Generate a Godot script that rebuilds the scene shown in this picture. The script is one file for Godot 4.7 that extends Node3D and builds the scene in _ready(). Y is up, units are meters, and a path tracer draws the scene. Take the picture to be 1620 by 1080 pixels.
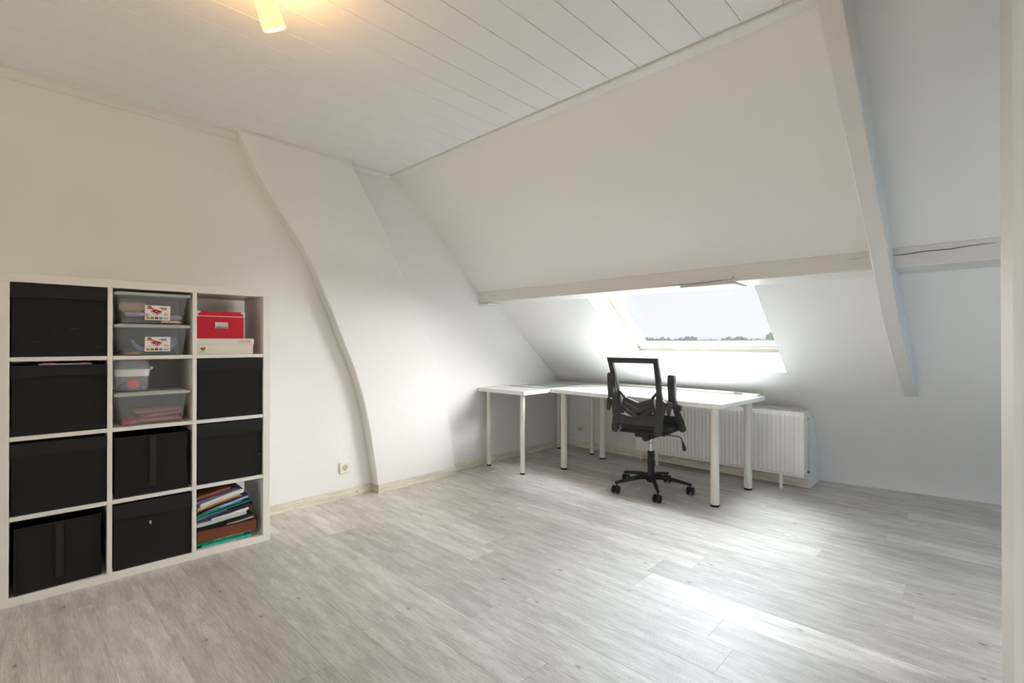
extends Node3D
# Attic room: white sloped roof with a skylight, L-shaped desks, mesh chair, cube shelf.
# World: x runs along the low window wall, y up, z from that wall into the room. Metres.

# ------------------------------------------------------------------ mesh helper
class Shape:
	var v := PackedVector3Array()
	var n := PackedVector3Array()
	var t := PackedVector2Array()
	var xf := Transform3D()

	func tri(a: Vector3, b: Vector3, c: Vector3, na: Vector3, nb: Vector3, nc: Vector3, ua := Vector2.ZERO, ub := Vector2.ZERO, uc := Vector2.ZERO) -> void:
		# a, b, c run counter-clockwise seen from outside; Godot wants clockwise
		v.append(xf * a); v.append(xf * c); v.append(xf * b)
		n.append((xf.basis * na).normalized()); n.append((xf.basis * nc).normalized()); n.append((xf.basis * nb).normalized())
		t.append(ua); t.append(uc); t.append(ub)

	func quad(a: Vector3, b: Vector3, c: Vector3, d: Vector3, uv := []) -> void:
		var m := (c - a).cross(d - b)
		if m.length_squared() < 1e-20:
			return
		m = m.normalized()
		var q: Array = uv if uv.size() == 4 else [Vector2.ZERO, Vector2.ZERO, Vector2.ZERO, Vector2.ZERO]
		tri(a, b, c, m, m, m, q[0], q[1], q[2])
		tri(a, c, d, m, m, m, q[0], q[2], q[3])

	func flat(a: Vector3, b: Vector3, c: Vector3) -> void:
		var m := (b - a).cross(c - a)
		if m.length_squared() < 1e-20:
			return
		m = m.normalized()
		tri(a, b, c, m, m, m)

	func box(c: Vector3, s: Vector3, b := 0.0) -> Shape:
		var h := s / 2.0
		b = minf(b, minf(h.x, minf(h.y, h.z)) * 0.95)
		var P := func(sx: int, sy: int, sz: int, axis: int) -> Vector3:
			# the corner of the face across `axis`
			var p := Vector3(sx * h.x, sy * h.y, sz * h.z)
			var k := Vector3(sx * b, sy * b, sz * b)
			k[axis] = 0.0
			return c + p - k
		for ax in 3:
			var u := (ax + 1) % 3
			var w := (ax + 2) % 3
			for sg in [-1, 1]:
				var f := []
				for o in [[-1, -1], [1, -1], [1, 1], [-1, 1]]:
					var g := [0, 0, 0]
					g[ax] = sg; g[u] = o[0]; g[w] = o[1]
					f.append(P.call(g[0], g[1], g[2], ax))
				if sg > 0: quad(f[0], f[1], f[2], f[3])
				else: quad(f[3], f[2], f[1], f[0])
			if b > 0.0:
				for su in [-1, 1]:
					for sw in [-1, 1]:
						var e := []
						for sa in [-1, 1]:
							var g := [0, 0, 0]
							g[ax] = sa; g[u] = su; g[w] = sw
							e.append(P.call(g[0], g[1], g[2], u)); e.append(P.call(g[0], g[1], g[2], w))
						# e0,e1 at -ax ; e2,e3 at +ax
						if su * sw > 0: quad(e[0], e[1], e[3], e[2])
						else: quad(e[0], e[2], e[3], e[1])
		if b > 0.0:
			for sx in [-1, 1]:
				for sy in [-1, 1]:
					for sz in [-1, 1]:
						var a0: Vector3 = P.call(sx, sy, sz, 0)
						var a1: Vector3 = P.call(sx, sy, sz, 1)
						var a2: Vector3 = P.call(sx, sy, sz, 2)
						if sx * sy * sz > 0: flat(a0, a1, a2)
						else: flat(a0, a2, a1)
		return self

	func ab(a: Vector3, b: Vector3, bev := 0.0) -> Shape:   # box from corner to corner
		return box((a + b) / 2.0, (b - a).abs(), bev)

	func grid(rows: Array, wrap := false, flip := false, uvs := []) -> Shape:
		var R := rows.size()
		var K: int = rows[0].size()
		var nn := []
		for i in R:
			var z := PackedVector3Array()
			z.resize(K)
			nn.append(z)
		var top := K if wrap else K - 1
		for i in R - 1:
			for j in top:
				var j2 := (j + 1) % K
				var m: Vector3 = (rows[i + 1][j2] - rows[i][j]).cross(rows[i + 1][j] - rows[i][j2])
				if flip: m = -m
				nn[i][j] += m; nn[i][j2] += m; nn[i + 1][j] += m; nn[i + 1][j2] += m
		for i in R - 1:
			for j in top:
				var j2 := (j + 1) % K
				var a: Vector3 = rows[i][j]
				var b: Vector3 = rows[i][j2]
				var c: Vector3 = rows[i + 1][j2]
				var d: Vector3 = rows[i + 1][j]
				var na: Vector3 = nn[i][j].normalized()
				var nb: Vector3 = nn[i][j2].normalized()
				var nc: Vector3 = nn[i + 1][j2].normalized()
				var nd: Vector3 = nn[i + 1][j].normalized()
				var q := [Vector2.ZERO, Vector2.ZERO, Vector2.ZERO, Vector2.ZERO]
				if uvs: q = [uvs[i][j], uvs[i][j + 1], uvs[i + 1][j + 1], uvs[i + 1][j]]
				if flip:
					tri(a, d, c, na, nd, nc, q[0], q[3], q[2]); tri(a, c, b, na, nc, nb, q[0], q[2], q[1])
				else:
					tri(a, b, c, na, nb, nc, q[0], q[1], q[2]); tri(a, c, d, na, nc, nd, q[0], q[2], q[3])
		return self

	func lathe(profile: Array, sides := 24, smooth := false) -> Shape:   # profile of (radius, y), going up on the outside
		var rows := []
		for p in profile:
			var r := PackedVector3Array()
			for k in sides:
				var a := TAU * k / sides
				r.append(Vector3(maxf(p.x, 1e-5) * cos(a), p.y, -maxf(p.x, 1e-5) * sin(a)))
			rows.append(r)
		if smooth:
			grid(rows, true)
		else:
			for i in rows.size() - 1:
				grid([rows[i], rows[i + 1]], true)
		return self

	func tube(path: Array, radii, sides := 12, caps := true, flat_y := 1.0) -> Shape:
		var rows := []
		var up := Vector3.UP
		for i in path.size():
			var d: Vector3 = (path[mini(i + 1, path.size() - 1)] - path[maxi(i - 1, 0)]).normalized()
			if i == 0 and absf(d.dot(up)) > 0.95: up = Vector3.RIGHT
			var s := d.cross(up).normalized()
			var w := s.cross(d).normalized()
			up = w
			var r: float = radii[i] if radii is Array else radii
			var row := PackedVector3Array()
			for k in sides:
				var a := TAU * k / sides
				row.append(path[i] + s * cos(a) * r + w * sin(a) * r * flat_y)
			rows.append(row)
		grid(rows, true, true)
		if caps:
			for e in [0, rows.size() - 1]:
				for k in sides:
					var b: Vector3 = rows[e][k]
					var c: Vector3 = rows[e][(k + 1) % sides]
					if e == 0: flat(path[0], b, c)
					else: flat(path[e], c, b)
		return self

	func prism(poly: PackedVector2Array, z0: float, z1: float, b := 0.0) -> Shape:   # polygon in xy, pushed from z0 to z1
		if Geometry2D.is_polygon_clockwise(poly):
			poly = poly.duplicate(); poly.reverse()
		var k := poly.size()
		var inn := PackedVector2Array()
		for i in k:
			var p := poly[i]
			var d0 := (p - poly[(i + k - 1) % k]).normalized()
			var d1 := (poly[(i + 1) % k] - p).normalized()
			var m := (Vector2(-d0.y, d0.x) + Vector2(-d1.y, d1.x))
			if m.length() < 0.05: m = Vector2(-d0.y, d0.x)
			m = m.normalized()
			var l := b / maxf(0.4, m.dot(Vector2(-d0.y, d0.x)))
			inn.append(p + m * l)
		var big := PackedVector2Array()
		for p in inn: big.append(p * 1000.0)   # the triangulation drops millimetre ears
		var idx := Geometry2D.triangulate_polygon(big)
		for i in range(0, idx.size(), 3):
			var A := inn[idx[i]]
			var B := inn[idx[i + 1]]
			var C := inn[idx[i + 2]]
			if (B - A).cross(C - A) < 0:
				var s := B
				B = C
				C = s
			flat(Vector3(A.x, A.y, z1), Vector3(B.x, B.y, z1), Vector3(C.x, C.y, z1))
			flat(Vector3(A.x, A.y, z0), Vector3(C.x, C.y, z0), Vector3(B.x, B.y, z0))
		for i in k:
			var j := (i + 1) % k
			var p := poly[i]
			var q := poly[j]
			quad(Vector3(p.x, p.y, z0 + b), Vector3(q.x, q.y, z0 + b), Vector3(q.x, q.y, z1 - b), Vector3(p.x, p.y, z1 - b))
			if b > 0.0:
				var pi_ := inn[i]
				var qi := inn[j]
				quad(Vector3(p.x, p.y, z1 - b), Vector3(q.x, q.y, z1 - b), Vector3(qi.x, qi.y, z1), Vector3(pi_.x, pi_.y, z1))
				quad(Vector3(q.x, q.y, z0 + b), Vector3(p.x, p.y, z0 + b), Vector3(pi_.x, pi_.y, z0), Vector3(qi.x, qi.y, z0))
		return self

	func blob(c: Vector3, s: Vector3, noise: FastNoiseLite = null, amp := 0.0, nu := 16, nv := 10) -> Shape:
		var rows := []
		for i in nv + 1:
			var th := PI * i / nv
			var row := PackedVector3Array()
			for j in nu:
				var a := TAU * j / nu
				var d := Vector3(sin(th) * cos(a), -cos(th), -sin(th) * sin(a))
				var r := 1.0
				if noise: r += amp * noise.get_noise_3dv(d * 2.0 + c * 3.1)
				row.append(c + d * s * r)
			rows.append(row)
		grid(rows, true)
		return self

	func mesh() -> ArrayMesh:
		var a := []
		a.resize(Mesh.ARRAY_MAX)
		a[Mesh.ARRAY_VERTEX] = v
		a[Mesh.ARRAY_NORMAL] = n
		a[Mesh.ARRAY_TEX_UV] = t
		var m := ArrayMesh.new()
		m.add_surface_from_arrays(Mesh.PRIMITIVE_TRIANGLES, a)
		return m

# ------------------------------------------------------------------ node helpers
var M := {}
var rng := RandomNumberGenerator.new()

func S(x := Transform3D()) -> Shape:
	var s := Shape.new()
	s.xf = x
	return s

func obj(called: String, s, m: Material, parent: Node = self) -> MeshInstance3D:
	var o := MeshInstance3D.new()
	o.name = called
	o.mesh = s.mesh() if s is Shape else s
	o.material_override = m
	o.cast_shadow = GeometryInstance3D.SHADOW_CASTING_SETTING_ON
	parent.add_child(o, true)
	return o

func numbered(called: String) -> String:
	if not has_node(NodePath(called)):
		return called
	var k := 1
	while has_node(NodePath("%s_%03d" % [called, k])):
		k += 1
	return "%s_%03d" % [called, k]

func tag(o: Node, label: String, category: String, group := "") -> Node:
	o.set_meta("label", label)
	o.set_meta("category", category)
	if group: o.set_meta("group", group)
	return o

func thing(called: String, label: String, category: String, where := Transform3D(), group := "") -> Node3D:
	var o := Node3D.new()
	o.name = numbered(called)
	add_child(o)
	o.transform = where
	tag(o, label, category, group)
	return o

func lone(called: String, s, m: Material, label: String, category: String, where := Transform3D(), group := "") -> MeshInstance3D:
	var o := obj(numbered(called), s, m)
	o.transform = where
	tag(o, label, category, group)
	return o

func struct(called: String, s, m: Material, parent: Node = self, label := "") -> MeshInstance3D:
	var o := obj(called, s, m, parent)
	if parent == self:
		o.set_meta("kind", "structure")
		if label: o.set_meta("label", label)
	return o

func at(x: float, y: float, z: float, turn := 0.0) -> Transform3D:
	return Transform3D(Basis(Vector3.UP, deg_to_rad(turn)), Vector3(x, y, z))

# ------------------------------------------------------------------ materials
func mat(r: float, g: float, b: float, rough := 0.6, metal := 0.0) -> StandardMaterial3D:
	var m := StandardMaterial3D.new()
	m.albedo_color = Color(r, g, b)
	m.roughness = rough
	m.metallic = metal
	return m

func relief(m: StandardMaterial3D, freq: float, size: float, strength: float, seed_ := 1, octaves := 4) -> StandardMaterial3D:
	var f := FastNoiseLite.new()
	f.seed = seed_
	f.frequency = freq
	f.fractal_octaves = octaves
	var x := NoiseTexture2D.new()
	x.width = 512; x.height = 512
	x.seamless = true
	x.as_normal_map = true
	x.bump_strength = strength
	x.noise = f
	m.normal_enabled = true
	m.normal_texture = x
	m.normal_scale = 0.4
	m.uv1_triplanar = true
	m.uv1_world_triplanar = false
	m.uv1_scale = Vector3.ONE / size
	return m

func noise_img(w: int, h: int, fx: float, seed_: int, oct := 4, kind := FastNoiseLite.TYPE_SIMPLEX_SMOOTH) -> FastNoiseLite:
	var f := FastNoiseLite.new()
	f.noise_type = kind
	f.seed = seed_
	f.frequency = fx
	f.fractal_octaves = oct
	return f

func wood_images() -> Array:
	# eight planks one above another, grain along x; returns [albedo, roughness/height]
	var W := 1536
	var H := 1024
	var rows := 8
	var ph := H / rows
	var img := Image.create(W, H, false, Image.FORMAT_RGB8)
	var hm := Image.create(W, H, false, Image.FORMAT_L8)
	var fine := noise_img(0, 0, 1.0, 11, 3)
	var broad := noise_img(0, 0, 1.0, 23, 3)
	var saw := noise_img(0, 0, 1.0, 37, 2)
	var ring := noise_img(0, 0, 1.0, 51, 2)
	var r := RandomNumberGenerator.new()
	r.seed = 99
	for row in rows:
		var knots := []
		for k in [1, 0, 2, 1, 0, 1, 2, 0][row]:
			knots.append(Vector3(r.randf_range(60, W - 60), r.randf_range(14, ph - 14), r.randf_range(1.8, 3.8)))
		var tone := r.randf_range(-0.03, 0.03)
		var off := row * 311.0
		for y in ph:
			for x in W:
				var bend := 0.0
				var dark := 0.0
				for q in knots:
					var dx: float = (x - q.x) / 3.4
					var dy: float = y - q.y
					var d: float = sqrt(dx * dx + dy * dy) / q.z
					if d < 7.0:
						bend += signf(dy) * exp(-d * 0.55) * 6.0
						dark += exp(-d * d * 0.9) * 0.26 + exp(-d * 0.7) * 0.06
				var yy := y + bend
				var g := fine.get_noise_2d(x * 0.004 + off, yy * 0.17)
				var g2 := fine.get_noise_2d(x * 0.009 + off, yy * 0.42 + 70.0)
				var b := broad.get_noise_2d(x * 0.0020 + off, yy * 0.022)
				var s := saw.get_noise_2d(x * 0.17 + y * 0.03, off + y * 0.05)
				var patch := clampf(broad.get_noise_2d(x * 0.004 + 900.0 + off, y * 0.02) * 2.4 + 0.15, 0.0, 1.0)
				var ri := sin(yy * 0.42 + ring.get_noise_2d(x * 0.004 + off, yy * 0.02) * 11.0)
				var l := 0.0 + tone + b * 0.085 + g * 0.05 + g2 * 0.085 + ri * 0.008 - maxf(s, 0.0) * patch * 0.12 - dark
				img.set_pixel(x, row * ph + y, Color(clampf(0.83 + l * 1.0, 0, 1), clampf(0.815 + l * 1.01, 0, 1), clampf(0.793 + l * 1.02, 0, 1)))
				var hgt := clampf(0.55 + g2 * 0.35 + g * 0.25 - maxf(s, 0.0) * patch * 0.6 - dark, 0.0, 1.0)
				hm.set_pixel(x, row * ph + y, Color(hgt, hgt, hgt))
	return [ImageTexture.create_from_image(img), ImageTexture.create_from_image(hm)]

func sticker_image() -> ImageTexture:
	# paper label of the storage bins: blurred photo, drawing of a bin, heart mark, four colour swatches, bar code
	var W := 264
	var H := 168
	var im := Image.create(W, H, false, Image.FORMAT_RGB8)
	im.fill(Color(0.93, 0.92, 0.89))
	var poly := func(p: PackedVector2Array, c: Color) -> void:
		for y in H:
			for x in W:
				if Geometry2D.is_point_in_polygon(Vector2(x, y), p):
					im.set_pixel(x, y, c)
	var disc := func(cx: float, cy: float, rx: float, ry: float, c: Color) -> void:
		for y in range(maxi(0, int(cy - ry)), mini(H, int(cy + ry) + 1)):
			for x in range(maxi(0, int(cx - rx)), mini(W, int(cx + rx) + 1)):
				if pow((x - cx) / rx, 2) + pow((y - cy) / ry, 2) <= 1.0:
					im.set_pixel(x, y, c)
	poly.call(PackedVector2Array([Vector2(12, 42), Vector2(30, 26), Vector2(62, 24), Vector2(88, 40), Vector2(84, 44)]), Color(0.83, 0.36, 0.2))
	poly.call(PackedVector2Array([Vector2(60, 26), Vector2(112, 38), Vector2(80, 44)]), Color(0.45, 0.2, 0.14))
	disc.call(46, 18, 20, 12, Color(0.2, 0.11, 0.09))
	disc.call(42, 24, 11, 9, Color(0.78, 0.52, 0.4))
	poly.call(PackedVector2Array([Vector2(56, 60), Vector2(112, 42), Vector2(176, 64), Vector2(120, 92)]), Color(0.72, 0.16, 0.22))
	poly.call(PackedVector2Array([Vector2(68, 61), Vector2(111, 49), Vector2(162, 65), Vector2(119, 82)]), Color(0.45, 0.1, 0.14))
	poly.call(PackedVector2Array([Vector2(100, 66), Vector2(118, 60), Vector2(134, 68), Vector2(116, 75)]), Color(0.8, 0.7, 0.66))
	poly.call(PackedVector2Array([Vector2(56, 62), Vector2(120, 95), Vector2(120, 106), Vector2(58, 72)]), Color(0.86, 0.62, 0.62))
	poly.call(PackedVector2Array([Vector2(120, 95), Vector2(176, 66), Vector2(174, 76), Vector2(120, 106)]), Color(0.78, 0.24, 0.3))
	poly.call(PackedVector2Array([Vector2(60, 76), Vector2(120, 108), Vector2(172, 80), Vector2(168, 92), Vector2(120, 120), Vector2(64, 88)]), Color(0.78, 0.76, 0.74))
	# words, too small in the photograph to read: rows of dark strokes
	var r := RandomNumberGenerator.new()
	r.seed = 5
	for w in [[140, 24, 16, 9], [160, 20, 62, 16], [172, 38, 56, 9], [16, 106, 44, 3], [16, 112, 60, 3]]:
		var x: int = w[0]
		while x < w[0] + w[2]:
			var k := r.randi_range(2, 5)
			im.fill_rect(Rect2i(x, w[1], k, w[3]), Color(0.25, 0.25, 0.27) if w[3] > 4 else Color(0.55, 0.58, 0.58))
			im.fill_rect(Rect2i(x + 1, w[1] + w[3] / 3, maxi(1, k - 2), maxi(1, w[3] / 3)), Color(0.62, 0.62, 0.63))
			x += k + 1
	# heart outline with lettering inside
	var heart := PackedVector2Array([Vector2(218, 122), Vector2(196, 98), Vector2(200, 88), Vector2(212, 86), Vector2(222, 92), Vector2(234, 86), Vector2(246, 90), Vector2(244, 102)])
	for i in heart.size():
		var a := heart[i]
		var b := heart[(i + 1) % heart.size()]
		for k in 40:
			var p := a.lerp(b, k / 39.0)
			im.fill_rect(Rect2i(int(p.x), int(p.y), 2, 2), Color(0.8, 0.22, 0.2))
	for k in [[206, 94, 3, 12], [212, 94, 7, 2], [212, 99, 7, 2], [212, 94, 2, 12], [218, 94, 2, 7], [223, 94, 3, 12], [229, 94, 8, 2], [229, 99, 8, 2], [229, 104, 8, 2]]:
		im.fill_rect(Rect2i(k[0], k[1], k[2], k[3]), Color(0.8, 0.22, 0.2))
	var sw := [Color(0.85, 0.62, 0.2), Color(0.45, 0.62, 0.2), Color(0.75, 0.15, 0.3), Color(0.3, 0.65, 0.75)]
	for i in 4:
		im.fill_rect(Rect2i(14 + i * 44, 128, 36, 30), sw[i])
		im.fill_rect(Rect2i(20 + i * 44, 142, 24, 9), sw[i].darkened(0.5))
		im.fill_rect(Rect2i(17 + i * 44, 132, 28, 4), sw[i].lightened(0.55))
	var x := 194
	while x < 250:
		var k := r.randi_range(1, 3)
		im.fill_rect(Rect2i(x, 136, k, 20), Color(0.2, 0.2, 0.2))
		x += k + r.randi_range(1, 3)
	disc.call(252, 14, 3, 3, Color(0.2, 0.2, 0.2))
	return ImageTexture.create_from_image(im)

func map_image() -> ImageTexture:
	# desk mat: cream sheet, half of it a pale blue printed map with a thin dark edge
	var W := 320
	var H := 200
	var im := Image.create(W, H, false, Image.FORMAT_RGB8)
	im.fill(Color(0.88, 0.87, 0.82))
	var f := noise_img(0, 0, 0.018, 8, 4)
	for y in range(8, H - 8):
		for x in range(70, W - 6):
			var k := f.get_noise_2d(x, y)
			var c := Color(0.62, 0.73, 0.74)
			if k > 0.12: c = Color(0.72, 0.74, 0.66)
			if k > 0.22: c = Color(0.76, 0.70, 0.66)
			if absf(k - 0.12) < 0.012: c = Color(0.45, 0.52, 0.52)
			im.set_pixel(x, y, c)
	for e in [[0, 0, W, 4], [0, H - 4, W, 4], [0, 0, 4, H], [W - 4, 0, 4, H]]:
		im.fill_rect(Rect2i(e[0], e[1], e[2], e[3]), Color(0.22, 0.23, 0.22))
	for k in 9:
		im.fill_rect(Rect2i(84 + k * 25, 14, 14, 3), Color(0.35, 0.42, 0.44))
	return ImageTexture.create_from_image(im)

func stripe_image(a: Color, b: Color, both := false) -> ImageTexture:
	var im := Image.create(64, 64, false, Image.FORMAT_RGB8)
	for y in 64:
		for x in 64:
			var k := (x / 8) % 2 == 0
			if both: k = ((x / 8) % 2 == 0) != ((y / 8) % 2 == 0)
			im.set_pixel(x, y, a if k else b)
	return ImageTexture.create_from_image(im)

func textured(x: Texture2D, rough := 0.7) -> StandardMaterial3D:
	var m := StandardMaterial3D.new()
	m.albedo_texture = x
	m.roughness = rough
	return m

func clear(r: float, g: float, b: float, alpha: float, rough := 0.3) -> StandardMaterial3D:
	var m := mat(r, g, b, rough)
	m.transparency = BaseMaterial3D.TRANSPARENCY_ALPHA
	m.albedo_color.a = alpha
	return m

func materials() -> void:
	M.wall = relief(mat(0.935, 0.93, 0.92, 0.75), 0.02, 0.9, 1.2, 3)
	M.slope = relief(mat(0.95, 0.948, 0.94, 0.7), 0.02, 0.9, 1.2, 7)
	M.board = relief(mat(0.945, 0.94, 0.93, 0.5), 0.01, 0.7, 0.6, 9)
	M.backing = mat(0.7, 0.68, 0.65, 0.9)
	M.trim = mat(0.92, 0.91, 0.89, 0.45)
	M.beam = relief(mat(0.895, 0.885, 0.87, 0.55), 0.03, 0.5, 5.0, 13)
	M.crack = mat(0.22, 0.2, 0.18, 0.9)
	var w := wood_images()
	M.planks = []
	for k in 4:
		var m := textured(w[0], 0.48)
		var q: float = [1.0, 0.95, 0.975, 0.92][k]
		m.albedo_color = Color(q, q * 0.997, q * 0.99)
		m.heightmap_enabled = true
		m.heightmap_texture = w[1]
		m.heightmap_scale = 0.07
		M.planks.append(m)
	M.sub = mat(0.35, 0.32, 0.29, 0.9)
	M.skirt = textured(w[0], 0.5)
	M.skirt.albedo_color = Color(1.07, 1.06, 1.01)
	M.lacquer = mat(0.93, 0.925, 0.90, 0.32)
	M.desk = mat(0.95, 0.95, 0.94, 0.3)
	M.steel_white = mat(0.91, 0.90, 0.86, 0.35)
	M.radiator = mat(0.945, 0.94, 0.915, 0.4)
	M.rubber = mat(0.05, 0.05, 0.05, 0.6)
	M.plastic = relief(mat(0.19, 0.188, 0.184, 0.5), 0.08, 0.2, 2.0, 4)
	M.plastic_soft = mat(0.06, 0.06, 0.062, 0.45)
	M.seat = relief(mat(0.045, 0.045, 0.047, 0.55), 0.2, 0.06, 4.0, 6)
	M.chrome = mat(0.82, 0.83, 0.85, 0.22, 1.0)
	M.net = clear(0.16, 0.16, 0.16, 0.13, 0.8)
	M.net_dense = clear(0.12, 0.12, 0.12, 0.62, 0.8)
	M.felt = relief(mat(0.050, 0.050, 0.055, 0.85), 0.25, 0.05, 5.0, 5)
	M.felt_b = relief(mat(0.040, 0.040, 0.043, 0.85), 0.25, 0.05, 5.0, 15)
	M.felt_lid = relief(mat(0.072, 0.072, 0.078, 0.8), 0.25, 0.05, 5.0, 35)  # same cloth as the body, lightened to paint in the flap shading
	M.strap = relief(mat(0.095, 0.095, 0.10, 0.75), 0.25, 0.04, 4.0, 25)
	M.bin = clear(0.72, 0.76, 0.77, 0.26, 0.3)
	M.bin_lid = clear(0.80, 0.82, 0.80, 0.80, 0.4)
	M.tub = clear(0.84, 0.87, 0.90, 0.30, 0.3)
	M.tub_band = mat(0.86, 0.87, 0.88, 0.4)
	M.red = relief(mat(0.78, 0.08, 0.18, 0.75), 0.3, 0.05, 3.0, 8)
	M.metal_white = mat(0.85, 0.84, 0.81, 0.4)
	M.card = mat(0.88, 0.865, 0.82, 0.65)
	M.gold = mat(0.62, 0.44, 0.17, 0.4, 0.4)
	M.ink = mat(0.42, 0.40, 0.37, 0.7)
	M.socket = mat(0.93, 0.91, 0.84, 0.35)
	M.dark = mat(0.03, 0.03, 0.03, 0.7)
	M.pvc = mat(0.93, 0.93, 0.92, 0.3)
	M.window_frame = mat(0.68, 0.67, 0.62, 0.35)
	M.gasket = mat(0.10, 0.10, 0.10, 0.7)
	var g := StandardMaterial3D.new()
	g.albedo_color = Color(1, 1, 1, 0.0)
	g.transparency = BaseMaterial3D.TRANSPARENCY_ALPHA
	g.roughness = 0.0
	g.metallic_specular = 0.15
	M.glass = g
	M.pink = relief(mat(0.88, 0.62, 0.60, 0.9), 0.1, 0.1, 3.0, 18)

# ------------------------------------------------------------------ numbers of the room
const SL_Y := 0.636       # lower roof slope: y = SL_Y + 0.82 (z - SL_Z)
const SL_Z := 0.34
const CEIL := 2.51
const XW := -0.02         # left wall
const XR := 3.515         # right wall stub
const XE := 5.3           # gable of the recess on the right
const ZB := 7.6           # rear wall

func slope_frame() -> Transform3D:
	# x along the wall, y up along the slope, z into the room
	var s := Vector3(0, 0.634, 0.773).normalized()
	var nrm := Vector3(1, 0, 0).cross(s)
	return Transform3D(Basis(Vector3.RIGHT, s, nrm), Vector3(0, SL_Y, SL_Z))

func _ready() -> void:
	rng.seed = 4
	look()
	materials()
	shell()
	skylight()
	beams()
	floor_planks()
	skirtings()
	radiator()
	sockets()
	desks()
	chair()
	shelf()
	lamp()
	outdoors()

# ------------------------------------------------------------------ camera, sky, lights
func look() -> void:
	var cam := Camera3D.new()
	cam.name = "camera"
	cam.position = Vector3(3.45, 1.16, 4.83)
	cam.rotation_degrees = Vector3(0.2, 43.95, 0)
	cam.fov = rad_to_deg(2.0 * atan(540.0 / 776.0))
	cam.near = 0.05
	cam.far = 2000.0
	cam.current = true
	add_child(cam)
	var e := Environment.new()
	e.background_mode = Environment.BG_SKY
	var p := ProceduralSkyMaterial.new()
	p.sky_top_color = Color(0.90, 0.93, 0.99)
	p.sky_horizon_color = Color(0.965, 0.972, 0.99)
	p.sky_curve = 0.2
	p.ground_horizon_color = Color(0.62, 0.66, 0.60)
	p.ground_bottom_color = Color(0.5, 0.52, 0.46)
	p.sky_energy_multiplier = 1.0
	var sk := Sky.new()
	sk.sky_material = p
	e.sky = sk
	e.tonemap_mode = Environment.TONE_MAPPER_LINEAR
	e.tonemap_exposure = 1.0
	e.sdfgi_enabled = true
	e.ssao_enabled = true
	e.ssil_enabled = true
	var we := WorldEnvironment.new()
	we.name = "world_environment"
	we.environment = e
	add_child(we)
	# daylight: bright hazy sky through the skylight and recess window; unseen rear fill added
	area("daylight_skylight", Vector3(7.2, 3.3, -3.6), Vector3(1.7, 1.2, 1.0), Vector2(10.5, 5.0), 10.5, Color(1.0, 0.995, 0.98))
	area("daylight_west", Vector3(0.7, 4.4, -3.9), Vector3(1.7, 1.2, 1.0), Vector2(4.2, 2.2), 11.5, Color(0.88, 0.95, 1.0))
	area("daylight_overhead", Vector3(2.6, 8.0, -0.5), Vector3(1.7, 1.2, 1.0), Vector2(11.0, 4.5), 11.0, Color(0.93, 0.97, 1.0))
	area("daylight_ground", Vector3(3.0, -2.4, -7.0), Vector3(1.7, 1.2, 1.0), Vector2(14.0, 4.0), 9.0, Color(1.0, 0.99, 0.96))
	area("daylight_recess", Vector3(5.22, 1.35, 1.35), Vector3(2.5, 0.9, 1.6), Vector2(1.5, 1.1), 0.6, Color(0.45, 0.76, 1.0))
	area("added_fill_rear", Vector3(1.6, 0.85, 7.5), Vector3(1.5, 0.9, 0.0), Vector2(2.8, 1.4), 0.55, Color(1.0, 0.935, 0.875))  # added fill light behind the camera, source unseen

func area(called: String, p: Vector3, aim: Vector3, size: Vector2, energy: float, c: Color) -> void:
	var a := AreaLight3D.new()
	a.name = called
	a.area_size = size
	a.area_normalize_energy = false
	a.light_energy = energy
	a.light_color = c
	a.area_range = 40.0
	a.area_attenuation = 2.0
	a.shadow_enabled = true
	add_child(a)
	a.look_at_from_position(p, aim, Vector3.UP if absf((aim - p).normalized().y) < 0.99 else Vector3.RIGHT)

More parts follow.
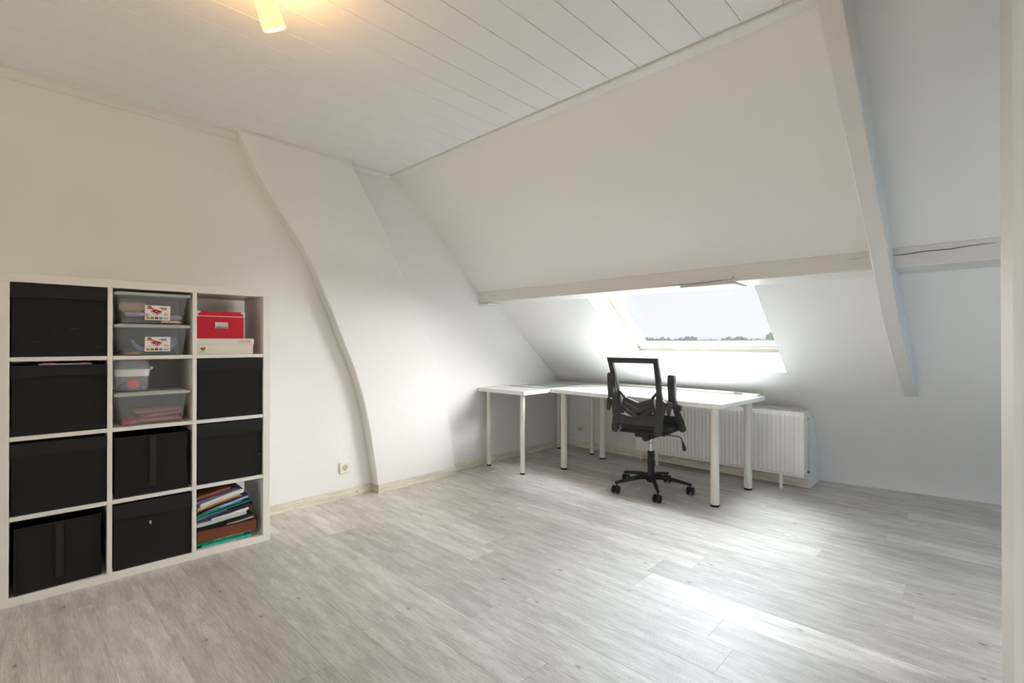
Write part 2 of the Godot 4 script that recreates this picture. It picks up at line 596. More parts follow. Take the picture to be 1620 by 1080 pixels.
# ------------------------------------------------------------------ shell
func shell() -> void:
	# left wall, full height; the roof slabs cut it above the slopes
	struct("wall_left", S().ab(Vector3(XW - 0.25, -0.1, -1.0), Vector3(XW, 2.75, ZB + 0.2)), M.wall)
	# low wall under the skylight, with an end face where the radiator stops
	struct("wall_back", S().ab(Vector3(XW - 0.2, -0.1, -0.5), Vector3(2.44, SL_Y + 0.02, SL_Z)), M.wall)
	# to its right the plaster runs from the slope in one soft curve down to the floor
	var s := S()
	var rows := []
	for i in 15:
		var k := i / 14.0
		var row := PackedVector3Array()
		for x in [2.40, 3.53, XE + 0.1]:
			var zb := 0.03 - 0.158 * (minf(x, 3.53) - 2.39)
			var a := Vector2(0.47, 0.742)
			var b := Vector2(zb + 0.02, SL_Y + 0.82 * (zb - SL_Z))
			var c := Vector2(zb, -0.05)
			var q := a.lerp(b, k).lerp(b.lerp(c, k), k)
			row.append(Vector3(x, q.y, q.x))
		rows.append(row)
	s.grid(rows, false, true)
	s.ab(Vector3(2.40, -0.1, -0.8), Vector3(XE + 0.1, 0.3, -0.26))
	struct("wall_back_low", s, M.slope)
	# lower roof slope round the skylight opening
	var f := slope_frame()
	s = S(f)
	var o := skylight_hole()
	var d := 0.27
	s.ab(Vector3(XW - 0.25, -1.1, -d), Vector3(o[0], 1.95, 0))
	s.ab(Vector3(o[1], -1.1, -d), Vector3(XE + 0.2, 1.95, 0))
	s.ab(Vector3(o[0], -1.1, -d), Vector3(o[1], o[2], 0))
	s.ab(Vector3(o[0], o[3], -d), Vector3(o[1], 1.95, 0))
	struct("wall_sloped_lower", s, M.slope)
	# upper roof slope, from the purlin to the ceiling
	var a0 := Vector3(0, 1.60, 1.69 - 0.04 / 0.956)
	var up := Vector3(0, 0.956, 1.0).normalized()
	s = S(Transform3D(Basis(Vector3.RIGHT, up, Vector3.RIGHT.cross(up)), a0))
	s.ab(Vector3(XW - 0.25, -0.02, -0.12), Vector3(XE + 0.2, 1.60, 0))
	struct("wall_sloped_upper", s, M.slope)
	# ceiling: boards 16 cm wide running away from the slope, recessed joints
	var c := struct("ceiling", S().ab(Vector3(XW - 0.25, CEIL + 0.012, 2.5), Vector3(XE + 0.2, CEIL + 0.2, ZB + 0.2)), M.backing)
	var x := 2.877 - 0.161 * 18
	while x < XE:
		var x0 := maxf(x, XW)
		var b := S()
		b.ab(Vector3(x0 + 0.0008, CEIL, 2.672), Vector3(minf(x + 0.161, XE) - 0.0008, CEIL + 0.014, ZB), 0.0022)
		obj("ceiling_board", b, M.board, c)
		x += 0.161
	# trim between ceiling and slope, cornices
	s = S()
	s.ab(Vector3(XW, CEIL - 0.012, 2.59), Vector3(XE, CEIL + 0.012, 2.668), 0.003)
	struct("trim_1", s, M.trim)
	s = S()
	s.prism(PackedVector2Array([Vector2(0, 0), Vector2(0.042, 0), Vector2(0.042, -0.012), Vector2(0.03, -0.016), Vector2(0.014, -0.032), Vector2(0.012, -0.046), Vector2(0, -0.046)]), 0, 3.9)
	var t := struct("trim_2", s, M.trim)
	t.transform = Transform3D(Basis(), Vector3(XW, CEIL, 3.79))
	s = S()
	s.prism(PackedVector2Array([Vector2(0, 0), Vector2(0.03, 0), Vector2(0.03, -0.008), Vector2(0.01, -0.028), Vector2(0, -0.028)]), 0, 0.38)
	t = struct("trim_3", s, M.trim)
	t.transform = Transform3D(Basis(), Vector3(XW, CEIL, 2.665))
	s = S()
	s.ab(Vector3(0.065, CEIL - 0.012, 3.04), Vector3(0.077, CEIL, 3.795), 0.002)
	struct("trim_4", s, M.trim)
	chimney()
	# right wall stub with a white corner casing; past it the room opens into a recess
	struct("wall_right", S().ab(Vector3(XR, -0.1, 2.6), Vector3(XR + 0.15, 2.75, ZB + 0.2)), M.wall)
	s = S()
	s.xf = Transform3D(Basis(Vector3.RIGHT, Vector3(0, 0, 1), Vector3.DOWN), Vector3(0, CEIL, 0))   # plan shape, pushed down
	s.prism(PackedVector2Array([Vector2(3.491, 2.49), Vector2(3.489, 2.51), Vector2(3.514, 2.60), Vector2(3.516, 2.62), Vector2(3.66, 2.62), Vector2(3.66, 2.49)]), 0.0, CEIL, 0.0015)
	struct("trim_5", s, M.trim)
	struct("wall_recess", S().ab(Vector3(XR + 0.14, -0.1, 2.6), Vector3(XE + 0.2, 2.75, 2.8)), M.wall)
	# gable of the recess with a window; rear wall opening added for fill
	s = S()
	s.ab(Vector3(XE, -0.1, -1.0), Vector3(XE + 0.2, 0.8, 2.8))
	s.ab(Vector3(XE, 1.9, -1.0), Vector3(XE + 0.2, 2.75, 2.8))
	s.ab(Vector3(XE, 0.8, -1.0), Vector3(XE + 0.2, 1.9, 0.6))
	s.ab(Vector3(XE, 0.8, 2.1), Vector3(XE + 0.2, 1.9, 2.8))
	struct("wall_gable", s, M.wall)
	s = S()
	s.ab(Vector3(XW - 0.25, -0.1, ZB), Vector3(XE + 0.2, 0.1, ZB + 0.2))
	s.ab(Vector3(XW - 0.25, 1.6, ZB), Vector3(XE + 0.2, 2.75, ZB + 0.2))
	s.ab(Vector3(XW - 0.25, 0.1, ZB), Vector3(0.15, 1.6, ZB + 0.2))
	s.ab(Vector3(3.05, 0.1, ZB), Vector3(XE + 0.2, 1.6, ZB + 0.2))
	struct("wall_rear", s, M.wall)
	plain_window("window_2", Transform3D(Basis(Vector3.UP, -PI / 2), Vector3(XE + 0.1, 1.35, 1.35)), 1.5, 1.1)
	plain_window("added_window_3", Transform3D(Basis(), Vector3(1.6, 0.85, ZB + 0.1)), 2.9, 1.5)  # unseen window, added and sized to carry the rear fill

func plain_window(called: String, x: Transform3D, w: float, h: float) -> void:
	var s := S()
	s.ab(Vector3(-w / 2, -h / 2, -0.03), Vector3(-w / 2 + 0.06, h / 2, 0.03), 0.004)
	s.ab(Vector3(w / 2 - 0.06, -h / 2, -0.03), Vector3(w / 2, h / 2, 0.03), 0.004)
	s.ab(Vector3(-w / 2, -h / 2, -0.03), Vector3(w / 2, -h / 2 + 0.06, 0.03), 0.004)
	s.ab(Vector3(-w / 2, h / 2 - 0.06, -0.03), Vector3(w / 2, h / 2, 0.03), 0.004)
	var o := struct(called, s, M.pvc)
	o.transform = x
	obj("pane", S().ab(Vector3(-w / 2 + 0.05, -h / 2 + 0.05, -0.004), Vector3(w / 2 - 0.05, h / 2 - 0.05, 0.004)), M.glass, o)

func curve_at(keys: Array, y: float) -> float:
	# keys of (y, z) from the top down; Catmull-Rom
	for i in keys.size() - 1:
		if y <= keys[i].x and y >= keys[i + 1].x:
			var k: float = (keys[i].x - y) / (keys[i].x - keys[i + 1].x)
			var a: float = keys[maxi(i - 1, 0)].y
			var d: float = keys[mini(i + 2, keys.size() - 1)].y
			return lerpf(keys[i].y, keys[i + 1].y, k) if i == 0 or i == keys.size() - 2 else cubic_interpolate(keys[i].y, keys[i + 1].y, a, d, k)
	return keys[0].y if y > keys[0].x else keys[-1].y

func chimney() -> void:
	var L := [Vector2(2.51, 3.800), Vector2(2.274, 3.688), Vector2(2.071, 3.566), Vector2(1.866, 3.419), Vector2(1.687, 3.313), Vector2(1.413, 3.193), Vector2(0.842, 2.972), Vector2(0.35, 2.862), Vector2(0.0, 2.806)]
	var Rr := [Vector2(2.51, 3.040), Vector2(2.121, 2.805), Vector2(2.015, 2.732), Vector2(1.451, 2.457), Vector2(1.012, 2.255), Vector2(0.622, 2.131), Vector2(0.0, 2.036)]
	var front := []
	var left := []
	var right := []
	var r := 0.012
	for i in 41:
		var y := 2.51 - 2.51 * i / 40.0
		var a := curve_at(L, y)
		var b := curve_at(Rr, y)
		front.append(PackedVector3Array([Vector3(0.065 - r, y, a), Vector3(0.065 - r * 0.3, y, a - r * 0.3), Vector3(0.065, y, a - r), Vector3(0.065, y, b + r), Vector3(0.065 - r * 0.3, y, b + r * 0.3), Vector3(0.065 - r, y, b)]))
		left.append(PackedVector3Array([Vector3(XW - 0.02, y, a), Vector3(0.065 - r, y, a)]))
		right.append(PackedVector3Array([Vector3(0.065 - r, y, b), Vector3(XW - 0.02, y, b)]))
	var s := S()
	s.grid(front, false, true)
	s.grid(left, false, true)
	s.grid(right, false, true)
	struct("wall_chimney", s, M.wall, self, "white plastered chimney breast that leans and curves along the left wall")

# ------------------------------------------------------------------ skylight
func skylight_hole() -> Array:
	return [1.06, 2.375, 0.470, 1.455]   # x from, x to, along the slope from, to

func skylight() -> void:
	var o := skylight_hole()
	var f := slope_frame()
	var x0: float = o[0]
	var x1: float = o[1]
	var y0: float = o[2]
	var y1: float = o[3]
	var w := Node3D.new()
	w.name = "window_1"
	w.transform = f
	w.set_meta("kind", "structure")
	add_child(w)
	# fixed frame, 20 cm behind the plaster
	var s := S()
	var z := -0.20
	for q in [[x0 - 0.004, y0 - 0.004, x0 + 0.035, y1], [x1 - 0.035, y0 - 0.004, x1 + 0.004, y1], [x0, y0 - 0.004, x1, y0 + 0.03], [x0, y1 - 0.03, x1, y1 + 0.004]]:
		s.ab(Vector3(q[0], q[1], z - 0.09), Vector3(q[2], q[3], z), 0.004)
	obj("frame", s, M.window_frame, w)
	# gasket line
	s = S()
	for q in [[x0 + 0.033, y0 + 0.026, x0 + 0.040, y1 - 0.026], [x1 - 0.040, y0 + 0.026, x1 - 0.033, y1 - 0.026], [x0 + 0.03, y0 + 0.027, x1 - 0.03, y0 + 0.034]]:
		s.ab(Vector3(q[0], q[1], z - 0.05), Vector3(q[2], q[3], z - 0.004))
	obj("gasket", s, M.gasket, w)
	# pivoting sash: profile with a bevel falling back to the glass
	s = S()
	var a := [x0 + 0.040, y0 + 0.034, x1 - 0.040, y1 - 0.034]
	var pr := [[0.0, z - 0.03], [0.0, z + 0.004], [0.014, z + 0.006], [0.019, z - 0.004], [0.032, z - 0.014], [0.042, z - 0.038], [0.042, z - 0.06]]
	var rows := []
	for p in pr:
		var k: float = p[0]
		rows.append(PackedVector3Array([Vector3(a[0] + k, a[1] + k * 0.86, p[1]), Vector3(a[2] - k, a[1] + k * 0.86, p[1]), Vector3(a[2] - k, a[3] - k, p[1]), Vector3(a[0] + k, a[3] - k, p[1])]))
	for i in rows.size() - 1:
		for j in 4:
			s.quad(rows[i][j], rows[i][(j + 1) % 4], rows[i + 1][(j + 1) % 4], rows[i + 1][j])
	s.ab(Vector3(a[0] + 0.012, a[1] + 0.012, z - 0.061), Vector3(a[0] + 0.042, a[3] - 0.012, z - 0.055))
	s.ab(Vector3(a[2] - 0.042, a[1] + 0.012, z - 0.061), Vector3(a[2] - 0.012, a[3] - 0.012, z - 0.055))
	s.ab(Vector3(a[0] + 0.012, a[1] + 0.012, z - 0.061), Vector3(a[2] - 0.012, a[1] + 0.036, z - 0.055))
	s.ab(Vector3(a[0] + 0.012, a[3] - 0.042, z - 0.061), Vector3(a[2] - 0.012, a[3] - 0.012, z - 0.055))
	obj("sash", s, M.window_frame, w)
	obj("pane", S().ab(Vector3(a[0] + 0.035, a[1] + 0.035, z - 0.052), Vector3(a[2] - 0.035, a[3] - 0.035, z - 0.046)), M.glass, w)
	# white lining boards of the opening
	s = S()
	s.ab(Vector3(x0, y0 - 0.001, z), Vector3(x1, y0 + 0.006, 0.001))
	s.ab(Vector3(x0 - 0.001, y0, z), Vector3(x0 + 0.006, y1, 0.001))
	s.ab(Vector3(x1 - 0.006, y0, z), Vector3(x1 + 0.001, y1, 0.001))
	obj("lining", s, M.pvc, w)
	s = S()
	s.tube([Vector3(x0 + 0.018, y0 + 0.06, z - 0.002), Vector3(x0 + 0.018, y0 + 0.06, z + 0.006)], 0.006, 10)
	obj("screw", s, M.gasket, w)

# ------------------------------------------------------------------ beams
func beams() -> void:
	# purlin: painted timber where the two roof slopes meet
	var s := S(Transform3D(Basis(Vector3(0, 0, 1), Vector3.UP, Vector3(-1, 0, 0)), Vector3.ZERO))
	var poly := PackedVector2Array([Vector2(1.405, 1.60), Vector2(1.43, 1.535), Vector2(1.685, 1.543), Vector2(1.69, 1.548), Vector2(1.695, 1.638), Vector2(1.690, 1.646), Vector2(1.63, 1.72), Vector2(1.5, 1.72)])
	s.prism(poly, -(XE + 0.05), -(XW - 0.05))
	var b := thing("purlin_beam", "white painted horizontal roof beam above the skylight, with hairline cracks", "beam")
	obj("timber", s, M.beam, b)
	s = S()
	s.ab(Vector3(XW, 1.520, 1.50), Vector3(0.10, 1.537, 1.675), 0.002)
	obj("end_plate", s, M.trim, b)
	s = S()
	s.ab(Vector3(1.98, 1.527, 1.45), Vector3(2.33, 1.541, 1.6885), 0.003)
	obj("lining_strip", s, M.trim, b)
	s = S()
	crack(s, [Vector3(1.80, 1.5475, 1.6925), Vector3(2.0, 1.551, 1.6925), Vector3(2.12, 1.5495, 1.6925), Vector3(2.25, 1.556, 1.6925), Vector3(2.31, 1.5565, 1.6925)], 0.0016)
	crack(s, [Vector3(2.31, 1.5565, 1.6925), Vector3(2.335, 1.566, 1.6935), Vector3(2.325, 1.578, 1.694)], 0.0010)
	crack(s, [Vector3(3.10, 1.607, 1.6945), Vector3(3.16, 1.604, 1.6945), Vector3(3.24, 1.611, 1.6945), Vector3(3.33, 1.609, 1.6945), Vector3(3.40, 1.616, 1.695), Vector3(3.49, 1.617, 1.695)], 0.0016)
	crack(s, [Vector3(2.93, 1.607, 1.6945), Vector3(2.99, 1.6095, 1.6945)], 0.0013)
	obj("crack", s, M.crack, b)
	# rafter: crooked old timber running down in front of the purlin
	var fr := [Vector2(2.62, 3.06), Vector2(2.36, 2.790), Vector2(2.0, 2.345), Vector2(1.70, 1.965), Vector2(1.60, 1.850), Vector2(1.45, 1.655), Vector2(1.262, 1.405), Vector2(1.10, 1.150), Vector2(0.95, 0.87), Vector2(0.86, 0.68), Vector2(0.812, 0.575), Vector2(0.795, 0.535)]
	var bk := [Vector2(2.70, 2.78), Vector2(2.45, 2.50), Vector2(2.10, 2.13), Vector2(1.80, 1.80), Vector2(1.72, 1.70), Vector2(1.56, 1.30), Vector2(1.38, 1.19), Vector2(1.22, 1.05), Vector2(1.07, 0.80), Vector2(0.93, 0.66), Vector2(0.83, 0.55), Vector2(0.76, 0.44)]
	var rows := []
	var rag := FastNoiseLite.new()
	rag.seed = 12
	rag.frequency = 3.0
	var nseg := 44
	for i in nseg + 1:
		var k := i * (fr.size() - 1) / float(nseg)
		var j := mini(int(k), fr.size() - 2)
		var p: Vector2 = fr[j].lerp(fr[j + 1], k - j)
		var q: Vector2 = bk[j].lerp(bk[j + 1], k - j)
		var xc := 3.055 + 0.022 * clampf((2.4 - p.x) / 0.8, 0.0, 1.0) + 0.012 * clampf((1.3 - p.x) / 0.5, 0.0, 1.0)
		var h := 0.037
		var e := rag.get_noise_1d(i * 0.11) * 0.006
		var g := 0.004
		var dq := (q - p).normalized() * g
		rows.append(PackedVector3Array([Vector3(xc - h, q.x, q.y), Vector3(xc - h + e * 0.3, p.x + dq.x, p.y + dq.y), Vector3(xc - h + g, p.x, p.y), Vector3(xc + h - g, p.x, p.y + e * 0.4), Vector3(xc + h + e, p.x + dq.x, p.y + dq.y), Vector3(xc + h, q.x, q.y)]))
	s = S()
	for i in nseg:
		for j in 6:
			var j2 := (j + 1) % 6
			s.quad(rows[i][j2], rows[i][j], rows[i + 1][j], rows[i + 1][j2])
	var last: PackedVector3Array = rows[nseg]
	for j in range(1, 5):
		s.flat(last[0], last[j + 1], last[j])
	b = thing("rafter_beam", "white painted crooked timber rafter slanting down right of the skylight", "beam")
	obj("timber", s, M.beam, b)

func crack(s: Shape, pts: Array, h: float) -> void:
	for i in pts.size() - 1:
		var a: Vector3 = pts[i]
		var b: Vector3 = pts[i + 1]
		var ha := h if i > 0 else h * 0.3
		var hb := h if i < pts.size() - 2 else h * 0.3
		var d := Vector3(0, 0, 0.0012)
		s.quad(a + d - Vector3.UP * ha, b + d - Vector3.UP * hb, b + d + Vector3.UP * hb, a + d + Vector3.UP * ha)
		s.quad(a - d * 2 - Vector3.UP * ha, b - d * 2 - Vector3.UP * hb, b + d - Vector3.UP * hb, a + d - Vector3.UP * ha)
		s.quad(a + d + Vector3.UP * ha, b + d + Vector3.UP * hb, b - d * 2 + Vector3.UP * hb, a - d * 2 + Vector3.UP * ha)

# ------------------------------------------------------------------ floor
func floor_planks() -> void:
	var f := struct("floor", S().ab(Vector3(XW - 0.3, -0.2, -0.9), Vector3(XE + 0.3, -0.0075, ZB + 0.2)), M.sub)
	var W := 0.1825
	var L := 1.29
	var r := RandomNumberGenerator.new()
	r.seed = 77
	var z := 3.64 - W * 22
	var row := 0
	while z < ZB:
		var x := XW - 0.05 - r.randf_range(0.0, L)
		if row == 22: x = 1.64 - L * 2.0
		if row == 12: x = 1.885 - L * 2.0
		while x < XE:
			var x0 := maxf(x, XW - 0.1)
			var x1 := minf(x + L, XE + 0.1)
			if x1 - x0 > 0.02:
				plank(f, x0, x1, z, z + W, (x0 - x) / L, (x1 - x) / L, r.randi_range(0, 7), r.randi_range(0, 3), r.randf() < 0.5)
			x += L
		z += W
		row += 1

func plank(f: Node, x0: float, x1: float, z0: float, z1: float, u0: float, u1: float, variant: int, tone: int, turn: bool) -> void:
	var s := S()
	var g := 0.00015
	var b := 0.0005
	var A := Vector2(x0 + g, z0 + g)
	var B := Vector2(x1 - g, z1 - g)
	var v0 := (variant + 0.02) / 8.0
	var v1 := (variant + 0.98) / 8.0
	if turn:
		var q := v0
		v0 = v1
		v1 = q
		u0 = 1.0 - u0
		u1 = 1.0 - u1
	var t := [Vector3(A.x + b, 0, A.y + b), Vector3(A.x + b, 0, B.y - b), Vector3(B.x - b, 0, B.y - b), Vector3(B.x - b, 0, A.y + b)]
	var m := [Vector3(A.x, -b, A.y), Vector3(A.x, -b, B.y), Vector3(B.x, -b, B.y), Vector3(B.x, -b, A.y)]
	var l := [Vector3(A.x, -0.008, A.y), Vector3(A.x, -0.008, B.y), Vector3(B.x, -0.008, B.y), Vector3(B.x, -0.008, A.y)]
	var uv := [Vector2(u0, v0), Vector2(u0, v1), Vector2(u1, v1), Vector2(u1, v0)]
	s.quad(t[0], t[1], t[2], t[3], uv)
	for i in 4:
		var j := (i + 1) % 4
		s.quad(m[i], m[j], t[j], t[i], [uv[i], uv[j], uv[j], uv[i]])
		s.quad(l[i], l[j], m[j], m[i], [uv[i], uv[j], uv[j], uv[i]])
	obj("plank", s, M.planks[tone], f)

# ------------------------------------------------------------------ skirting boards
func skirt(called: String, a: Vector2, b: Vector2, variant: int) -> void:
	# along the floor from a to b (x, z); the room lies on the left hand walking from a to b
	var d := b - a
	var len := d.length()
	var x := Transform3D(Basis(Vector3(d.x, 0, d.y) / len, Vector3.UP, Vector3(d.x, 0, d.y).cross(Vector3.UP) / len), Vector3(a.x, 0, a.y))
	var s := S()
	var h := 0.064
	var w := 0.012
	var v0 := (variant + 0.1) / 8.0
	var v1 := (variant + 0.55) / 8.0
	var u := len / 1.29
	var uv := [Vector2(0, v1), Vector2(u, v1), Vector2(u, v0), Vector2(0, v0)]
	s.quad(Vector3(0, 0, w), Vector3(len, 0, w), Vector3(len, h - 0.003, w), Vector3(0, h - 0.003, w), uv)
	s.quad(Vector3(0, h - 0.003, w), Vector3(len, h - 0.003, w), Vector3(len, h, w - 0.003), Vector3(0, h, w - 0.003), uv)
	s.quad(Vector3(0, h, w - 0.003), Vector3(len, h, w - 0.003), Vector3(len, h, 0), Vector3(0, h, 0), [Vector2(0, v0), Vector2(u, v0), Vector2(u, v0 - 0.01), Vector2(0, v0 - 0.01)])
	s.quad(Vector3(0, 0, 0), Vector3(0, 0, w), Vector3(0, h, w), Vector3(0, h, 0), uv)
	s.quad(Vector3(len, 0, w), Vector3(len, 0, 0), Vector3(len, h, 0), Vector3(len, h, w), uv)
	var o := struct(called, s, M.skirt)
	o.transform = x

func skirtings() -> void:
	skirt("baseboard_left", Vector2(XW, ZB), Vector2(XW, 2.818), 2)
	skirt("baseboard_chimney_side", Vector2(XW, 2.806), Vector2(0.076, 2.806), 5)
	get_node("baseboard_chimney_side").rotation.y = 0.0
	skirt("baseboard_chimney", Vector2(0.065, 2.818), Vector2(0.065, 2.030), 4)
	skirt("baseboard_left_corner", Vector2(XW, 2.04), Vector2(XW, SL_Z), 1)
	skirt("baseboard_back", Vector2(XW, SL_Z), Vector2(2.44, SL_Z), 3)

# ------------------------------------------------------------------ radiator and sockets
func radiator() -> void:
	var x0 := 0.97
	var x1 := 2.435
	var y0 := 0.105
	var y1 := 0.615
	var t := thing("radiator", "long white panel radiator with vertical flutes on the low wall behind the desk", "radiator")
	var s := S()
	s.ab(Vector3(x0, y0, 0.482), Vector3(x1, y1, 0.498), 0.004)
	obj("front_panel", s, M.radiator, t)
	s = S()
	s.ab(Vector3(x0, y0, 0.392), Vector3(x1, y1, 0.406), 0.004)
	obj("back_panel", s, M.radiator, t)
	# pressed flutes
	var pitch := 0.0333
	var n := int((x1 - x0 - 0.05) / pitch)
	var first := x0 + (x1 - x0 - pitch * n) / 2.0 + pitch / 2.0
	s = S()
	var w := 0.0125
	var h := 0.225
	var pr := [[w + 0.003, h + 0.012, 0.0], [w, h, 0.0065]]
	var rows := []
	for p in pr:
		rows.append([Vector3(-p[0], -p[1], p[2]), Vector3(p[0], -p[1], p[2]), Vector3(p[0], p[1], p[2]), Vector3(-p[0], p[1], p[2])])
	for j in 4:
		s.quad(rows[0][j], rows[0][(j + 1) % 4], rows[1][(j + 1) % 4], rows[1][j])
	s.quad(rows[1][0], rows[1][1], rows[1][2], rows[1][3])
	var fm := s.mesh()
	for i in n:
		var o := obj("flute", fm, M.radiator, t)
		o.position = Vector3(first + pitch * i, (y0 + y1) / 2.0 - 0.004, 0.498)
	# top grille
	s = S()
	s.ab(Vector3(x0 + 0.003, y1 - 0.012, 0.395), Vector3(x1 - 0.003, y1 + 0.003, 0.402), 0.001)
	s.ab(Vector3(x0 + 0.003, y1 - 0.012, 0.486), Vector3(x1 - 0.003, y1 + 0.003, 0.493), 0.001)
	var x := x0 + 0.01
	while x < x1 - 0.01:
		s.ab(Vector3(x, y1 - 0.010, 0.40), Vector3(x + 0.006, y1 + 0.001, 0.488))
		x += 0.018
	obj("grille", s, M.radiator, t)
	s = S()
	s.ab(Vector3(x1 - 0.012, y0 + 0.03, 0.405), Vector3(x1 - 0.008, y1 - 0.005, 0.484))
	obj("side_panel", s, M.radiator, t)
	# convector fins seen from below and above
	s = S()
	x = x0 + 0.03
	while x < x1 - 0.03:
		s.ab(Vector3(x, y0 + 0.03, 0.408), Vector3(x + 0.002, y1 - 0.03, 0.480))
		x += 0.0333
	obj("fins", s, M.radiator, t)
	s = S()
	s.tube([Vector3(x1 - 0.02, y1 - 0.045, 0.447), Vector3(x1 + 0.012, y1 - 0.045, 0.447)], 0.015, 14)
	obj("connector", s, M.radiator, t)
	s = S()
	s.tube([Vector3(x1 + 0.010, y1 - 0.045, 0.447), Vector3(x1 + 0.022, y1 - 0.045, 0.447)], [0.010, 0.008], 6)
	obj("bleed_valve", s, M.chrome, t)
	s = S()
	s.tube([Vector3(x1 - 0.02, y0 + 0.045, 0.447), Vector3(x1 + 0.010, y0 + 0.045, 0.447)], 0.015, 14)
	obj("connector", s, M.radiator, t)
	s = S()
	s.tube([Vector3(x1 + 0.008, y0 + 0.045, 0.447), Vector3(x1 + 0.026, y0 + 0.045, 0.447)], 0.009, 6)
	obj("plug", s, mat(0.45, 0.40, 0.30, 0.35, 0.8), t)
	for fx in [1.205, 2.275]:
		s = S()
		s.ab(Vector3(fx - 0.012, 0, 0.515), Vector3(fx + 0.012, y0 + 0.02, 0.519), 0.001)
		s.ab(Vector3(fx - 0.012, 0, 0.42), Vector3(fx + 0.012, 0.004, 0.519), 0.001)
		s.ab(Vector3(fx - 0.012, y0 + 0.0, 0.40), Vector3(fx + 0.012, y0 + 0.012, 0.519), 0.001)
		obj("foot", s, M.radiator, t)
	s = S()
	s.tube([Vector3(x0 + 0.025, 0.0, 0.447), Vector3(x0 + 0.025, y0 + 0.02, 0.447)], 0.009, 12)
	obj("pipe", s, M.radiator, t)

func socket(where: Transform3D, label: String) -> void:
	var t := thing("wall_socket", label, "socket", where)
	var s := S()
	s.box(Vector3(0, 0, 0.006), Vector3(0.082, 0.082, 0.012), 0.004)
	obj("plate", s, M.socket, t)
	s = S(Transform3D(Basis(Vector3.RIGHT, PI / 2), Vector3(0, 0, 0.012)))
	s.lathe([Vector2(0.0, 0.0006), Vector2(0.0185, 0.0006), Vector2(0.0205, 0.0018), Vector2(0.0225, 0.0018), Vector2(0.0225, 0.0)], 28)
	obj("ring", s, mat(0.80, 0.78, 0.71, 0.4), t)
	s = S()
	s.tube([Vector3(-0.0095, 0, 0.011), Vector3(-0.0095, 0, 0.0135)], 0.0034, 10)
	s.tube([Vector3(0.0095, 0, 0.011), Vector3(0.0095, 0, 0.0135)], 0.0034, 10)
	s.tube([Vector3(0, -0.020, 0.0115), Vector3(0, -0.013, 0.0145)], 0.003, 8)
	obj("holes", s, M.dark, t)
	s = S()
	s.tube([Vector3(0, 0.0105, 0.011), Vector3(0, 0.0105, 0.022)], 0.0026, 10)
	obj("earth_pin", s, M.chrome, t)

func sockets() -> void:
	socket(Transform3D(Basis(Vector3.UP, PI / 2), Vector3(XW, 0.226, 3.048)), "cream wall socket on the left wall between shelf and chimney breast")
	socket(Transform3D(Basis(), Vector3(0.186, 0.202, SL_Z)), "cream wall socket low under the desks in the corner")

# ------------------------------------------------------------------ desks
func desk_leg(t: Node, x: float, z: float, r: float, top: float) -> void:
	var s := S(Transform3D(Basis(), Vector3(x, 0, z)))
	s.lathe([Vector2(r * 0.92, 0.014), Vector2(r, 0.016), Vector2(r, top - 0.003)], 24)
	var l := obj("leg", s, M.steel_white, t)
	s = S(Transform3D(Basis(), Vector3(x, 0, z)))
	s.lathe([Vector2(0, 0), Vector2(r * 0.96, 0), Vector2(r * 1.02, 0.002), Vector2(r * 1.02, 0.012), Vector2(r * 0.92, 0.0145), Vector2(0, 0.0145)], 24)
	obj("foot", s, M.rubber, l)
	s = S()
	s.box(Vector3(x, top - 0.002, z), Vector3(r * 3.2, 0.004, r * 3.2), 0.001)
	obj("mounting_plate", s, M.steel_white, l)

